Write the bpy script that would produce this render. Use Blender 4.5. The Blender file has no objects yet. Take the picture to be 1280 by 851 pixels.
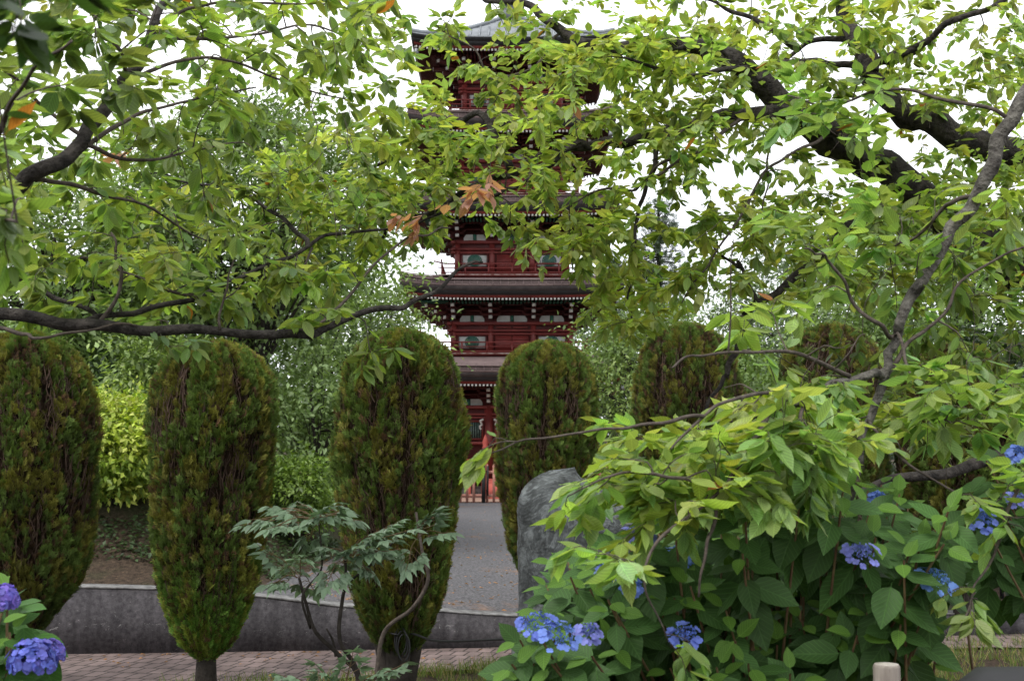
import bpy, math, random
import numpy as np
from mathutils import Vector, noise as mnoise

R = math.radians
sc = bpy.context.scene
COL = sc.collection
rng = np.random.default_rng(11)
random.seed(5)

# ------------------------------------------------------------------ camera
F = 1500.0
EYE = 1.6
PITCH = math.atan2(580 - 425.5, F)
cam = bpy.data.cameras.new('camera'); camo = bpy.data.objects.new('camera', cam); COL.objects.link(camo)
camo.location = (0, 0, EYE); camo.rotation_euler = (math.pi / 2 + PITCH, 0, 0)
cam.sensor_width = 36; cam.lens = 36 * F / 1280; cam.clip_end = 2000; cam.clip_start = 0.05
cam.dof.use_dof = True; cam.dof.focus_distance = 6.5; cam.dof.aperture_fstop = 7.0
sc.camera = camo

def at(px, py, Y):
    dx = (px - 640) / F; dy = (425.5 - py) / F
    yw = math.cos(PITCH) - dy * math.sin(PITCH); zw = math.sin(PITCH) + dy * math.cos(PITCH)
    t = Y / yw
    return np.array([dx * t, Y, EYE + zw * t])

# ------------------------------------------------------------------ materials
def nmat(name):
    m = bpy.data.materials.new(name); m.use_nodes = True
    nt = m.node_tree; nt.nodes.clear()
    out = nt.nodes.new('ShaderNodeOutputMaterial')
    return m, nt, out
def N(nt, t, **kw):
    n = nt.nodes.new(t)
    for k, v in kw.items():
        if hasattr(n, k): setattr(n, k, v)
        else: n.inputs[k].default_value = v
    return n
def L(nt, a, b): nt.links.new(a, b)

def mat(name, c1, c2=None, scale=6, rough=0.7, bump=0.0, bscale=None, spec=0.4, stretch=None, c3=None, metallic=0, detail=8, lo=.35, hi=.65):
    m, nt, out = nmat(name)
    p = N(nt, 'ShaderNodeBsdfPrincipled'); p.inputs['Roughness'].default_value = rough
    p.inputs['Specular IOR Level'].default_value = spec; p.inputs['Metallic'].default_value = metallic
    tc = N(nt, 'ShaderNodeTexCoord'); mp = N(nt, 'ShaderNodeMapping'); L(nt, tc.outputs['Object'], mp.inputs[0])
    if stretch: mp.inputs['Scale'].default_value = stretch
    no = N(nt, 'ShaderNodeTexNoise'); no.inputs['Scale'].default_value = scale; no.inputs['Detail'].default_value = detail
    no.inputs['Roughness'].default_value = .62
    L(nt, mp.outputs[0], no.inputs[0])
    cr = N(nt, 'ShaderNodeValToRGB'); L(nt, no.outputs[0], cr.inputs[0])
    c2 = c2 or tuple(x * .7 for x in c1)
    e = cr.color_ramp.elements; e[0].position = lo; e[1].position = hi
    e[0].color = (*c2, 1); e[1].color = (*c1, 1)
    if c3:
        k = cr.color_ramp.elements.new(min(.95, hi + .1)); k.color = (*c3, 1)
    L(nt, cr.outputs[0], p.inputs['Base Color'])
    if bump:
        n2 = N(nt, 'ShaderNodeTexNoise'); n2.inputs['Scale'].default_value = bscale or scale * 3; n2.inputs['Detail'].default_value = 10
        L(nt, mp.outputs[0], n2.inputs[0])
        b = N(nt, 'ShaderNodeBump'); b.inputs['Strength'].default_value = bump; b.inputs['Distance'].default_value = .03
        L(nt, n2.outputs[0], b.inputs['Height']); L(nt, b.outputs[0], p.inputs['Normal'])
    L(nt, p.outputs[0], out.inputs[0])
    return m

def leafmat(name, trans=.38, rough=.42, spec=.5, veins=0.0, tint=(1.15, 1.25, .55)):
    m, nt, out = nmat(name)
    at_ = N(nt, 'ShaderNodeAttribute'); at_.attribute_name = 'Col'
    col = at_.outputs['Color']
    if veins:
        uv = N(nt, 'ShaderNodeUVMap'); sx = N(nt, 'ShaderNodeSeparateXYZ'); L(nt, uv.outputs[0], sx.inputs[0])
        ab = N(nt, 'ShaderNodeMath', operation='ABSOLUTE'); L(nt, sx.outputs[1], ab.inputs[0])
        # side veins: sine of (u - 0.7|v|)
        mu = N(nt, 'ShaderNodeMath', operation='MULTIPLY_ADD'); L(nt, ab.outputs[0], mu.inputs[0]); mu.inputs[1].default_value = -.75; L(nt, sx.outputs[0], mu.inputs[2])
        sn = N(nt, 'ShaderNodeMath', operation='MULTIPLY'); L(nt, mu.outputs[0], sn.inputs[0]); sn.inputs[1].default_value = 50
        s2 = N(nt, 'ShaderNodeMath', operation='SINE'); L(nt, sn.outputs[0], s2.inputs[0])
        s3 = N(nt, 'ShaderNodeMapRange'); s3.inputs['From Min'].default_value = .55; s3.inputs['From Max'].default_value = 1; L(nt, s2.outputs[0], s3.inputs[0])
        mr = N(nt, 'ShaderNodeMapRange'); mr.inputs['From Min'].default_value = .035; mr.inputs['From Max'].default_value = .0; mr.inputs['To Max'].default_value = 1.6
        L(nt, ab.outputs[0], mr.inputs[0])
        mx = N(nt, 'ShaderNodeMath', operation='MAXIMUM'); L(nt, s3.outputs[0], mx.inputs[0]); L(nt, mr.outputs[0], mx.inputs[1])
        ma = N(nt, 'ShaderNodeMath', operation='MULTIPLY_ADD'); L(nt, mx.outputs[0], ma.inputs[0]); ma.inputs[1].default_value = veins; ma.inputs[2].default_value = 1 - veins * .25
        vm = N(nt, 'ShaderNodeVectorMath', operation='SCALE'); L(nt, col, vm.inputs[0]); L(nt, ma.outputs[0], vm.inputs['Scale'])
        col = vm.outputs[0]
        bump = N(nt, 'ShaderNodeBump'); bump.inputs['Strength'].default_value = .35; bump.inputs['Distance'].default_value = .002; bump.invert = True
        L(nt, mx.outputs[0], bump.inputs['Height'])
    p = N(nt, 'ShaderNodeBsdfPrincipled'); p.inputs['Roughness'].default_value = rough; p.inputs['Specular IOR Level'].default_value = spec
    L(nt, col, p.inputs['Base Color'])
    if veins: L(nt, bump.outputs[0], p.inputs['Normal'])
    vt = N(nt, 'ShaderNodeVectorMath', operation='MULTIPLY'); vt.inputs[1].default_value = tint; L(nt, col, vt.inputs[0])
    t = N(nt, 'ShaderNodeBsdfTranslucent'); L(nt, vt.outputs[0], t.inputs[0])
    mi = N(nt, 'ShaderNodeMixShader'); mi.inputs[0].default_value = trans
    L(nt, p.outputs[0], mi.inputs[1]); L(nt, t.outputs[0], mi.inputs[2]); L(nt, mi.outputs[0], out.inputs[0])
    return m

M = {}
M['leaf'] = leafmat('cherry_leaf', .52, .40, .5, .35, (1.35, 1.35, .6))
M['hleaf'] = leafmat('hydrangea_leaf', .25, .5, .22, .35)
M['pleaf'] = leafmat('peony_leaf', .25, .35, .6, .15, (1, 1.1, .7))
M['bleaf'] = leafmat('far_leaf', .35, .5, .45)
M['thuja'] = leafmat('thuja_frond', .2, .7, .25, 0, (1.1, 1.2, .5))
M['petal'] = leafmat('petal', .3, .6, .3, 0, (1, 1, 1.1))
M['grass'] = leafmat('grass_blade', .3, .6, .3)
M['bark'] = mat('cherry_bark', (.060, .052, .046), (.012, .010, .009), 16, .9, 1.0, 34, .25, (1, 1, 1))
M['lichen'] = mat('lichen_bark', (.15, .14, .12), (.035, .030, .027), 20, .9, 1.0, 40, .25, c3=(.26, .27, .23))
M['twig'] = mat('twig_bark', (.105, .085, .07), (.045, .035, .03), 40, .85, .3, 80, .25)
M['redtwig'] = mat('green_twig', (.16, .12, .05), (.12, .06, .035), 30, .7)
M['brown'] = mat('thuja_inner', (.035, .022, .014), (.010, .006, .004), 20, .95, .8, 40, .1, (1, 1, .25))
M['brownstem'] = mat('thuja_stem', (.13, .085, .062), (.04, .026, .020), 30, .9, .5, 60, .2, (1, 1, .2))
M['farbark'] = mat('far_bark', (.05, .042, .036), (.02, .017, .014), 12, .95, .5, 30, .2)
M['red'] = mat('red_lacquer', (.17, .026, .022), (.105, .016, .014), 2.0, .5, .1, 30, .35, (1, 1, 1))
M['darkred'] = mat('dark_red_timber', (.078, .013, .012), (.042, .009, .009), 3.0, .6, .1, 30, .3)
M['brightred'] = mat('faded_red_paint', (.42, .10, .075), (.30, .055, .042), 3.0, .6, .1, 30, .3)
M['roof'] = mat('copper_roof', (.17, .122, .118), (.105, .074, .073), 2.2, .7, .15, 12, .25, (1, 1, 1), c3=(.14, .11, .11))
M['rooftop'] = mat('pale_roof', (.26, .28, .30), (.16, .175, .19), 2.0, .45, .1, 12, .5)
M['roofdark'] = mat('dark_eave_course', (.06, .048, .048), (.03, .026, .027), 5, .6, .2, 20)
M['black'] = mat('black_metal', (.017, .017, .019), (.008, .008, .009), 6, .5, .1, 20, .4)
M['white'] = mat('white_plaster', (.42, .42, .41), (.30, .295, .28), 5, .8)
M['edge'] = mat('flaking_white_edge', (.42, .34, .31), (.16, .05, .04), 7, .8, lo=.4, hi=.6)
M['whitetip'] = mat('white_paint', (.58, .57, .54), (.45, .43, .40), 5, .7)
M['green'] = mat('green_paint', (.03, .12, .085), (.018, .075, .055), 8, .6)
M['glassgreen'] = mat('green_window_bars', (.10, .15, .13), (.05, .09, .075), 8, .5)
M['fence'] = mat('faded_pink_fence', (.50, .24, .19), (.40, .17, .13), 6, .75, .15, 30)
M['steel'] = mat('bronze_grey', (.22, .23, .24), (.12, .13, .14), 6, .4, .1, 20, .5, metallic=.4)
M['rope'] = mat('old_rope', (.20, .155, .115), (.09, .07, .05), 60, .95, .6, 200)
M['wood'] = mat('weathered_post', (.30, .265, .23), (.11, .09, .075), 14, .85, .5, 30, .3, (1, 1, .12))
M['woodtop'] = mat('post_end_grain', (.50, .46, .41), (.22, .19, .16), 20, .85, .3, 60)
M['cable'] = mat('black_cable', (.012, .012, .013), (.007, .007, .008), 10, .6)
M['gravel'] = mat('pink_gravel', (.34, .22, .16), (.22, .13, .10), 30, .95, .6, 60)

def path_mat():
    m, nt, out = nmat('grey_path')
    tc = N(nt, 'ShaderNodeTexCoord')
    p = N(nt, 'ShaderNodeBsdfPrincipled'); p.inputs['Roughness'].default_value = .95; p.inputs['Specular IOR Level'].default_value = .2
    a = N(nt, 'ShaderNodeTexNoise'); a.inputs['Scale'].default_value = 38; a.inputs['Detail'].default_value = 8; L(nt, tc.outputs['Object'], a.inputs[0])
    ca = N(nt, 'ShaderNodeValToRGB'); L(nt, a.outputs[0], ca.inputs[0])
    ca.color_ramp.elements[0].position = .36; ca.color_ramp.elements[0].color = (.055, .053, .057, 1)
    ca.color_ramp.elements[1].position = .66; ca.color_ramp.elements[1].color = (.165, .16, .167, 1)
    b = N(nt, 'ShaderNodeTexNoise'); b.inputs['Scale'].default_value = 1.1; b.inputs['Detail'].default_value = 7; b.inputs['Roughness'].default_value = .7; L(nt, tc.outputs['Object'], b.inputs[0])
    cb = N(nt, 'ShaderNodeValToRGB'); L(nt, b.outputs[0], cb.inputs[0])
    cb.color_ramp.elements[0].position = .56; cb.color_ramp.elements[0].color = (0, 0, 0, 1)
    cb.color_ramp.elements[1].position = .66; cb.color_ramp.elements[1].color = (1, 1, 1, 1)
    n3 = N(nt, 'ShaderNodeTexNoise'); n3.inputs['Scale'].default_value = 22; L(nt, tc.outputs['Object'], n3.inputs[0])
    mu = N(nt, 'ShaderNodeMath', operation='MULTIPLY'); L(nt, cb.outputs[0], mu.inputs[0]); L(nt, n3.outputs[0], mu.inputs[1])
    mx = N(nt, 'ShaderNodeMix', data_type='RGBA'); L(nt, mu.outputs[0], mx.inputs[0]); L(nt, ca.outputs[0], mx.inputs[6]); mx.inputs[7].default_value = (.30, .16, .08, 1)
    L(nt, mx.outputs[2], p.inputs['Base Color'])
    bu = N(nt, 'ShaderNodeBump'); bu.inputs['Strength'].default_value = .6; bu.inputs['Distance'].default_value = .01; L(nt, a.outputs[0], bu.inputs['Height']); L(nt, bu.outputs[0], p.inputs['Normal'])
    L(nt, p.outputs[0], out.inputs[0]); return m
M['path'] = path_mat()

def paver_mat():
    m, nt, out = nmat('brick_pavers')
    tc = N(nt, 'ShaderNodeTexCoord'); mp = N(nt, 'ShaderNodeMapping'); L(nt, tc.outputs['Object'], mp.inputs[0])
    mp.inputs['Rotation'].default_value = (0, 0, R(12))
    p = N(nt, 'ShaderNodeBsdfPrincipled'); p.inputs['Roughness'].default_value = .9; p.inputs['Specular IOR Level'].default_value = .25
    br = N(nt, 'ShaderNodeTexBrick'); L(nt, mp.outputs[0], br.inputs[0])
    br.inputs['Scale'].default_value = 1; br.inputs['Brick Width'].default_value = .12; br.inputs['Row Height'].default_value = .22
    br.inputs['Mortar Size'].default_value = .009; br.inputs['Mortar Smooth'].default_value = .3
    br.inputs['Color1'].default_value = (.24, .18, .165, 1); br.inputs['Color2'].default_value = (.18, .135, .125, 1); br.inputs['Mortar'].default_value = (.06, .048, .044, 1)
    a = N(nt, 'ShaderNodeTexNoise'); a.inputs['Scale'].default_value = 5; a.inputs['Detail'].default_value = 9; L(nt, tc.outputs['Object'], a.inputs[0])
    mr = N(nt, 'ShaderNodeMapRange'); L(nt, a.outputs[0], mr.inputs[0]); mr.inputs['From Min'].default_value = .3; mr.inputs['From Max'].default_value = .7; mr.inputs['To Min'].default_value = .6; mr.inputs['To Max'].default_value = 1.15
    vm = N(nt, 'ShaderNodeVectorMath', operation='SCALE'); L(nt, br.outputs[0], vm.inputs[0]); L(nt, mr.outputs[0], vm.inputs['Scale'])
    L(nt, vm.outputs[0], p.inputs['Base Color'])
    bu = N(nt, 'ShaderNodeBump'); bu.inputs['Strength'].default_value = .8; bu.inputs['Distance'].default_value = .008; bu.invert = True; L(nt, br.outputs['Fac'], bu.inputs['Height']); L(nt, bu.outputs[0], p.inputs['Normal'])
    L(nt, p.outputs[0], out.inputs[0]); return m
M['paver'] = paver_mat()

def wall_mat():
    m, nt, out = nmat('stained_concrete')
    tc = N(nt, 'ShaderNodeTexCoord')
    p = N(nt, 'ShaderNodeBsdfPrincipled'); p.inputs['Roughness'].default_value = .9; p.inputs['Specular IOR Level'].default_value = .25
    a = N(nt, 'ShaderNodeTexNoise'); a.inputs['Scale'].default_value = 9; a.inputs['Detail'].default_value = 12; a.inputs['Roughness'].default_value = .75; L(nt, tc.outputs['Object'], a.inputs[0])
    ca = N(nt, 'ShaderNodeValToRGB'); L(nt, a.outputs[0], ca.inputs[0])
    el = ca.color_ramp.elements
    el[0].position = .3; el[0].color = (.022, .020, .023, 1); el[1].position = .66; el[1].color = (.095, .088, .093, 1)
    k = el.new(.74); k.color = (.24, .235, .235, 1)
    # vertical streaks
    a.inputs['Scale'].default_value = 24
    mp = N(nt, 'ShaderNodeMapping'); mp.inputs['Scale'].default_value = (9, 9, .7); L(nt, tc.outputs['Object'], mp.inputs[0])
    st = N(nt, 'ShaderNodeTexNoise'); st.inputs['Scale'].default_value = 1; st.inputs['Detail'].default_value = 8; L(nt, mp.outputs[0], st.inputs[0])
    mr = N(nt, 'ShaderNodeMapRange'); L(nt, st.outputs[0], mr.inputs[0]); mr.inputs['From Min'].default_value = .3; mr.inputs['From Max'].default_value = .7; mr.inputs['To Min'].default_value = .55; mr.inputs['To Max'].default_value = 1.35
    vm = N(nt, 'ShaderNodeVectorMath', operation='SCALE'); L(nt, ca.outputs[0], vm.inputs[0]); L(nt, mr.outputs[0], vm.inputs['Scale'])
    # white scratch-like smears
    mp2 = N(nt, 'ShaderNodeMapping'); mp2.inputs['Scale'].default_value = (2.2, 2.2, 5); mp2.inputs['Rotation'].default_value = (0, .5, 0); L(nt, tc.outputs['Object'], mp2.inputs[0])
    w = N(nt, 'ShaderNodeTexNoise'); w.inputs['Scale'].default_value = 2.4; w.inputs['Detail'].default_value = 14; w.inputs['Roughness'].default_value = .8; w.inputs['Distortion'].default_value = 1.2; L(nt, mp2.outputs[0], w.inputs[0])
    mw = N(nt, 'ShaderNodeMapRange'); L(nt, w.outputs[0], mw.inputs[0]); mw.inputs['From Min'].default_value = .60; mw.inputs['From Max'].default_value = .64; mw.inputs['To Max'].default_value = .75
    mx = N(nt, 'ShaderNodeMix', data_type='RGBA'); L(nt, mw.outputs[0], mx.inputs[0]); L(nt, vm.outputs[0], mx.inputs[6]); mx.inputs[7].default_value = (.38, .37, .36, 1)
    L(nt, mx.outputs[2], p.inputs['Base Color'])
    bu = N(nt, 'ShaderNodeBump'); bu.inputs['Strength'].default_value = .5; bu.inputs['Distance'].default_value = .01; L(nt, a.outputs[0], bu.inputs['Height']); L(nt, bu.outputs[0], p.inputs['Normal'])
    L(nt, p.outputs[0], out.inputs[0]); return m
M['wall'] = wall_mat()
M['walltop'] = mat('worn_concrete_edge', (.26, .255, .25), (.10, .098, .096), 14, .9, .4, 40)

def ground_mat():
    m, nt, out = nmat('soil_and_litter')
    tc = N(nt, 'ShaderNodeTexCoord')
    p = N(nt, 'ShaderNodeBsdfPrincipled'); p.inputs['Roughness'].default_value = .97; p.inputs['Specular IOR Level'].default_value = .15
    a = N(nt, 'ShaderNodeTexNoise'); a.inputs['Scale'].default_value = 26; a.inputs['Detail'].default_value = 12; a.inputs['Roughness'].default_value = .7; L(nt, tc.outputs['Object'], a.inputs[0])
    ca = N(nt, 'ShaderNodeValToRGB'); L(nt, a.outputs[0], ca.inputs[0]); el = ca.color_ramp.elements
    el[0].position = .32; el[0].color = (.018, .013, .009, 1); el[1].position = .6; el[1].color = (.085, .060, .043, 1); k = el.new(.7); k.color = (.18, .11, .07, 1)
    b = N(nt, 'ShaderNodeTexNoise'); b.inputs['Scale'].default_value = .9; b.inputs['Detail'].default_value = 8; L(nt, tc.outputs['Object'], b.inputs[0])
    mr = N(nt, 'ShaderNodeMapRange'); L(nt, b.outputs[0], mr.inputs[0]); mr.inputs['From Min'].default_value = .5; mr.inputs['From Max'].default_value = .62; mr.inputs['To Max'].default_value = .6
    mx = N(nt, 'ShaderNodeMix', data_type='RGBA'); L(nt, mr.outputs[0], mx.inputs[0]); L(nt, ca.outputs[0], mx.inputs[6]); mx.inputs[7].default_value = (.035, .055, .02, 1)
    L(nt, mx.outputs[2], p.inputs['Base Color'])
    bu = N(nt, 'ShaderNodeBump'); bu.inputs['Strength'].default_value = .9; bu.inputs['Distance'].default_value = .03; L(nt, a.outputs[0], bu.inputs['Height']); L(nt, bu.outputs[0], p.inputs['Normal'])
    L(nt, p.outputs[0], out.inputs[0]); return m
M['ground'] = ground_mat()

def stone_mat():
    m, nt, out = nmat('veined_grey_stone')
    tc = N(nt, 'ShaderNodeTexCoord')
    p = N(nt, 'ShaderNodeBsdfPrincipled'); p.inputs['Roughness'].default_value = .8
    w = N(nt, 'ShaderNodeTexNoise'); w.inputs['Scale'].default_value = 4.2; w.inputs['Distortion'].default_value = 1.6; w.inputs['Detail'].default_value = 12; w.inputs['Roughness'].default_value = .66; L(nt, tc.outputs['Object'], w.inputs[0])
    ca = N(nt, 'ShaderNodeValToRGB'); L(nt, w.outputs[0], ca.inputs[0]); el = ca.color_ramp.elements
    el[0].position = .25; el[0].color = (.04, .048, .05, 1); el[1].position = .75; el[1].color = (.06, .07, .072, 1)
    for ps, v in ((.36, .09), (.41, .05), (.45, .11), (.475, .17), (.50, .08), (.54, .05), (.58, .13), (.61, .07), (.66, .12)):
        k = el.new(ps); k.color = (v * .92, v, v * 1.02, 1)
    a = N(nt, 'ShaderNodeTexNoise'); a.inputs['Scale'].default_value = 11; a.inputs['Detail'].default_value = 12; L(nt, tc.outputs['Object'], a.inputs[0])
    mr = N(nt, 'ShaderNodeMapRange'); L(nt, a.outputs[0], mr.inputs[0]); mr.inputs['From Min'].default_value = .3; mr.inputs['From Max'].default_value = .7; mr.inputs['To Min'].default_value = .35; mr.inputs['To Max'].default_value = 1.6
    vm = N(nt, 'ShaderNodeVectorMath', operation='SCALE'); L(nt, ca.outputs[0], vm.inputs[0]); L(nt, mr.outputs[0], vm.inputs['Scale'])
    L(nt, vm.outputs[0], p.inputs['Base Color'])
    bu = N(nt, 'ShaderNodeBump'); bu.inputs['Strength'].default_value = .9; bu.inputs['Distance'].default_value = .03; L(nt, a.outputs[0], bu.inputs['Height']); L(nt, bu.outputs[0], p.inputs['Normal'])
    L(nt, p.outputs[0], out.inputs[0]); return m
M['stone'] = stone_mat()

# ------------------------------------------------------------------ mesh helpers
def mesh_from(name, verts, faces_flat, counts, material, col=None, uv=None, smooth=False):
    me = bpy.data.meshes.new(name)
    nv = len(verts); nl = len(faces_flat); nf = len(counts)
    me.vertices.add(nv); me.vertices.foreach_set('co', np.asarray(verts, np.float32).ravel())
    me.loops.add(nl); me.loops.foreach_set('vertex_index', np.asarray(faces_flat, np.int32))
    me.polygons.add(nf)
    counts = np.asarray(counts, np.int32); st = np.concatenate([[0], np.cumsum(counts)[:-1]]).astype(np.int32)
    me.polygons.foreach_set('loop_start', st); me.polygons.foreach_set('loop_total', counts)
    if smooth: me.polygons.foreach_set('use_smooth', np.ones(nf, bool))
    if uv is not None:
        l = me.uv_layers.new(name='UVMap'); l.data.foreach_set('uv', np.asarray(uv, np.float32)[np.asarray(faces_flat)].ravel())
    me.update(calc_edges=True)
    if col is not None:
        a = me.color_attributes.new('Col', 'FLOAT_COLOR', 'POINT')
        c = np.ones((nv, 4), np.float32); c[:, :3] = col; a.data.foreach_set('color', c.ravel())
    if isinstance(material, (list, tuple)):
        for x in material: me.materials.append(x)
    else: me.materials.append(material)
    return me

def link(name, me, parent=None, loc=None):
    o = bpy.data.objects.new(name, me); COL.objects.link(o)
    if parent is not None: o.parent = parent
    if loc is not None: o.location = loc
    return o
def tag(o, label=None, cat=None, group=None, kind=None):
    if label: o['label'] = label
    if cat: o['category'] = cat
    if group: o['group'] = group
    if kind: o['kind'] = kind
    return o
def empty(name, loc, label, cat, group=None, kind=None):
    o = bpy.data.objects.new(name, None); COL.objects.link(o); o.location = loc; o.empty_display_size = .2
    return tag(o, label, cat, group, kind)

class MB:
    """collects polygons; build() links one mesh"""
    def __init__(s): s.v = []; s.f = []; s.c = []; s.n = 0; s.org = np.zeros(3)
    def add(s, verts, faces):
        verts = np.asarray(verts, float)
        s.v.append(verts)
        for f in faces:
            s.f.extend([i + s.n for i in f]); s.c.append(len(f))
        s.n += len(verts)
    def box(s, x0, x1, y0, y1, z0, z1, rz=0, c=None):
        v = np.array([[x, y, z] for z in (z0, z1) for y in (y0, y1) for x in (x0, x1)], float)
        if rz:
            ca, sa = math.cos(rz), math.sin(rz)
            v = np.stack([v[:, 0] * ca - v[:, 1] * sa, v[:, 0] * sa + v[:, 1] * ca, v[:, 2]], 1)
        s.add(v, [(0, 2, 3, 1), (4, 5, 7, 6), (0, 1, 5, 4), (2, 6, 7, 3), (0, 4, 6, 2), (1, 3, 7, 5)])
    def rot4(s, fn):
        for k in range(4): fn(k * math.pi / 2)
    def tube(s, pts, rad, n=6, cap=True):
        pts = np.asarray(pts, float); rad = np.broadcast_to(np.asarray(rad, float), (len(pts),))
        t = np.gradient(pts, axis=0); t /= np.linalg.norm(t, axis=1)[:, None] + 1e-9
        ref = np.array([0, 0, 1.]) if abs(t[0][2]) < .9 else np.array([1., 0, 0])
        a = np.cross(t, ref); a /= np.linalg.norm(a, axis=1)[:, None] + 1e-9
        b = np.cross(t, a)
        th = np.arange(n) * 2 * math.pi / n
        ring = (pts[:, None] + rad[:, None, None] * (np.cos(th)[None, :, None] * a[:, None] + np.sin(th)[None, :, None] * b[:, None]))
        m = len(pts); V = ring.reshape(-1, 3)
        F_ = []
        for i in range(m - 1):
            for j in range(n):
                k = (j + 1) % n
                F_.append((i * n + j, i * n + k, (i + 1) * n + k, (i + 1) * n + j))
        if cap:
            F_.append(tuple(range(n - 1, -1, -1))); F_.append(tuple((m - 1) * n + j for j in range(n)))
        s.add(V, F_)
    def lathe(s, prof, n=20, cx=0, cy=0):
        V = []; m = len(prof)
        for r, z in prof:
            for j in range(n): V.append((cx + r * math.cos(2 * math.pi * j / n), cy + r * math.sin(2 * math.pi * j / n), z))
        F_ = [(i * n + j, i * n + (j + 1) % n, (i + 1) * n + (j + 1) % n, (i + 1) * n + j) for i in range(m - 1) for j in range(n)]
        F_.append(tuple(range(n - 1, -1, -1))); F_.append(tuple((m - 1) * n + j for j in range(n)))
        s.add(V, F_)
    def mesh(s, name, material, smooth=False, origin=(0, 0, 0)):
        return mesh_from(name, np.concatenate(s.v) - np.asarray(origin), s.f, s.c, material, smooth=smooth)
    def build(s, name, material, parent=None, smooth=False, origin=None):
        if origin is not None and parent is None:
            return link(name, s.mesh(name, material, smooth, origin), None, origin)
        if parent is not None:
            org = np.array(parent.location)
            if parent.parent is not None: org = org + np.array(parent.parent.location)
            return link(name, s.mesh(name, material, smooth, org), parent)
        return link(name, s.mesh(name, material, smooth), parent)

class Leaves:
    def __init__(s, templates, grad=0): s.grad = grad; s.T = templates; s.p = []; s.a = []; s.n = []; s.l = []; s.w = []; s.c = []
    def add(s, p, a, n, l, w, c):
        s.p.append(p); s.a.append(a); s.n.append(n); s.l.append(l); s.w.append(w); s.c.append(c)
    def addmany(s, P, A, Nn, Ln, W, C):
        s.p.extend(P); s.a.extend(A); s.n.extend(Nn); s.l.extend(Ln); s.w.extend(W); s.c.extend(C)
    def mesh(s, name, material, origin=(0, 0, 0), smooth=True):
        P = np.array(s.p, float) - np.asarray(origin); A = np.array(s.a, float); Nn = np.array(s.n, float)
        Ln = np.array(s.l, float); W = np.array(s.w, float); C = np.array(s.c, float)
        A /= np.linalg.norm(A, axis=1)[:, None] + 1e-9
        Nn = Nn - (Nn * A).sum(1)[:, None] * A; Nn /= np.linalg.norm(Nn, axis=1)[:, None] + 1e-9
        B = np.cross(Nn, A)
        k = len(s.T); idx = np.arange(len(P)) % k
        VV = []; FF = []; CC = []; UU = []; KK = []; off = 0
        for t in range(k):
            tv, tf = s.T[t]; tv = np.asarray(tv, float); sel = idx == t; m = sel.sum()
            if not m: continue
            g = P[sel][:, None] + (tv[None, :, 0, None] * Ln[sel][:, None, None]) * A[sel][:, None] + \
                (tv[None, :, 1, None] * W[sel][:, None, None]) * B[sel][:, None] + (tv[None, :, 2, None] * Ln[sel][:, None, None]) * Nn[sel][:, None]
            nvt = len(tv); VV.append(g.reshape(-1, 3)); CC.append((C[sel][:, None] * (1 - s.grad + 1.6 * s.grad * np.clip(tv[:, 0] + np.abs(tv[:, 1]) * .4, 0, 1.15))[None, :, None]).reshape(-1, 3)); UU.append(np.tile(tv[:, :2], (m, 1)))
            ff = np.concatenate([np.array(f) for f in tf]); cn = np.array([len(f) for f in tf])
            FF.append((ff[None] + (np.arange(m) * nvt)[:, None] + off).ravel()); KK.append(np.tile(cn, m)); off += m * nvt
        return mesh_from(name, np.concatenate(VV), np.concatenate(FF), np.concatenate(KK), material, np.concatenate(CC), np.concatenate(UU), smooth)
    def build(s, name, material, parent=None, origin=None, smooth=True):
        org = np.array(parent.location) if parent is not None else (np.array(origin) if origin is not None else np.zeros(3))
        if parent is not None and parent.parent is not None: org = org + np.array(parent.parent.location)
        return link(name, s.mesh(name, material, org, smooth), parent, None if parent is not None else tuple(org))

def leaf_template(us, hw, fold=.18, droop=.3, petiole=.0, wave=0.0, tipcurl=0.):
    """u along 0..1, v half widths; V fold and droop"""
    V = []; F_ = []
    n = len(us)
    for i, (u, h) in enumerate(zip(us, hw)):
        z = -droop * u * u + tipcurl * u ** 4
        V.append((u, 0, z - fold * h))
        if h > 0:
            zz = z + wave * math.sin(i * 2.3)
            V.append((u, h, zz)); V.append((u, -h, zz - wave))
    # index
    idx = []; k = 0
    for h in hw:
        if h > 0: idx.append((k, k + 1, k + 2)); k += 3
        else: idx.append((k,)); k += 1
    for i in range(n - 1):
        a, b = idx[i], idx[i + 1]
        if len(a) == 1 and len(b) == 3: F_ += [(a[0], b[0], b[1]), (a[0], b[2], b[0])]
        elif len(a) == 3 and len(b) == 3: F_ += [(a[0], b[0], b[1], a[1]), (a[2], b[2], b[0], a[0])]
        elif len(a) == 3 and len(b) == 1: F_ += [(a[0], b[0], a[1]), (a[2], b[0], a[0])]
    if petiole:
        k = len(V); V += [(-petiole, .012, .03), (-petiole, -.012, .03), (0, .014, 0), (0, -.014, 0)]
        F_.append((k, k + 1, k + 3, k + 2))
    return np.array(V), F_
US = [0, .1, .3, .5, .68, .84, 1]
UC = [0, .08, .25, .48, .68, .82, .91, 1]
CH = [0, .22, .43, .5, .40, .20, .07, 0]          # half width in units of W
CHERRY = [leaf_template(UC, CH, .22, .16, .22), leaf_template(UC, CH, .32, .28, .22, .01), leaf_template(UC, CH, .10, .08, .22, .015), leaf_template(UC, CH, .45, .2, .22, 0, .1), leaf_template(UC, CH, .28, .42, .22, .01)]
HY = [0, .32, .52, .5, .4, .2, 0]
HYD = [leaf_template(US, HY, .14, .3, .12, .006), leaf_template(US, HY, .25, .45, .12, .01), leaf_template(US, HY, .1, .15, .12, .012)]
PEO = [leaf_template([0, .3, .6, 1], [0, .42, .4, 0], .2, .2), leaf_template([0, .35, .55, .62, 1], [.04, .45, .5, .22, 0], .25, .3)]
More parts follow.
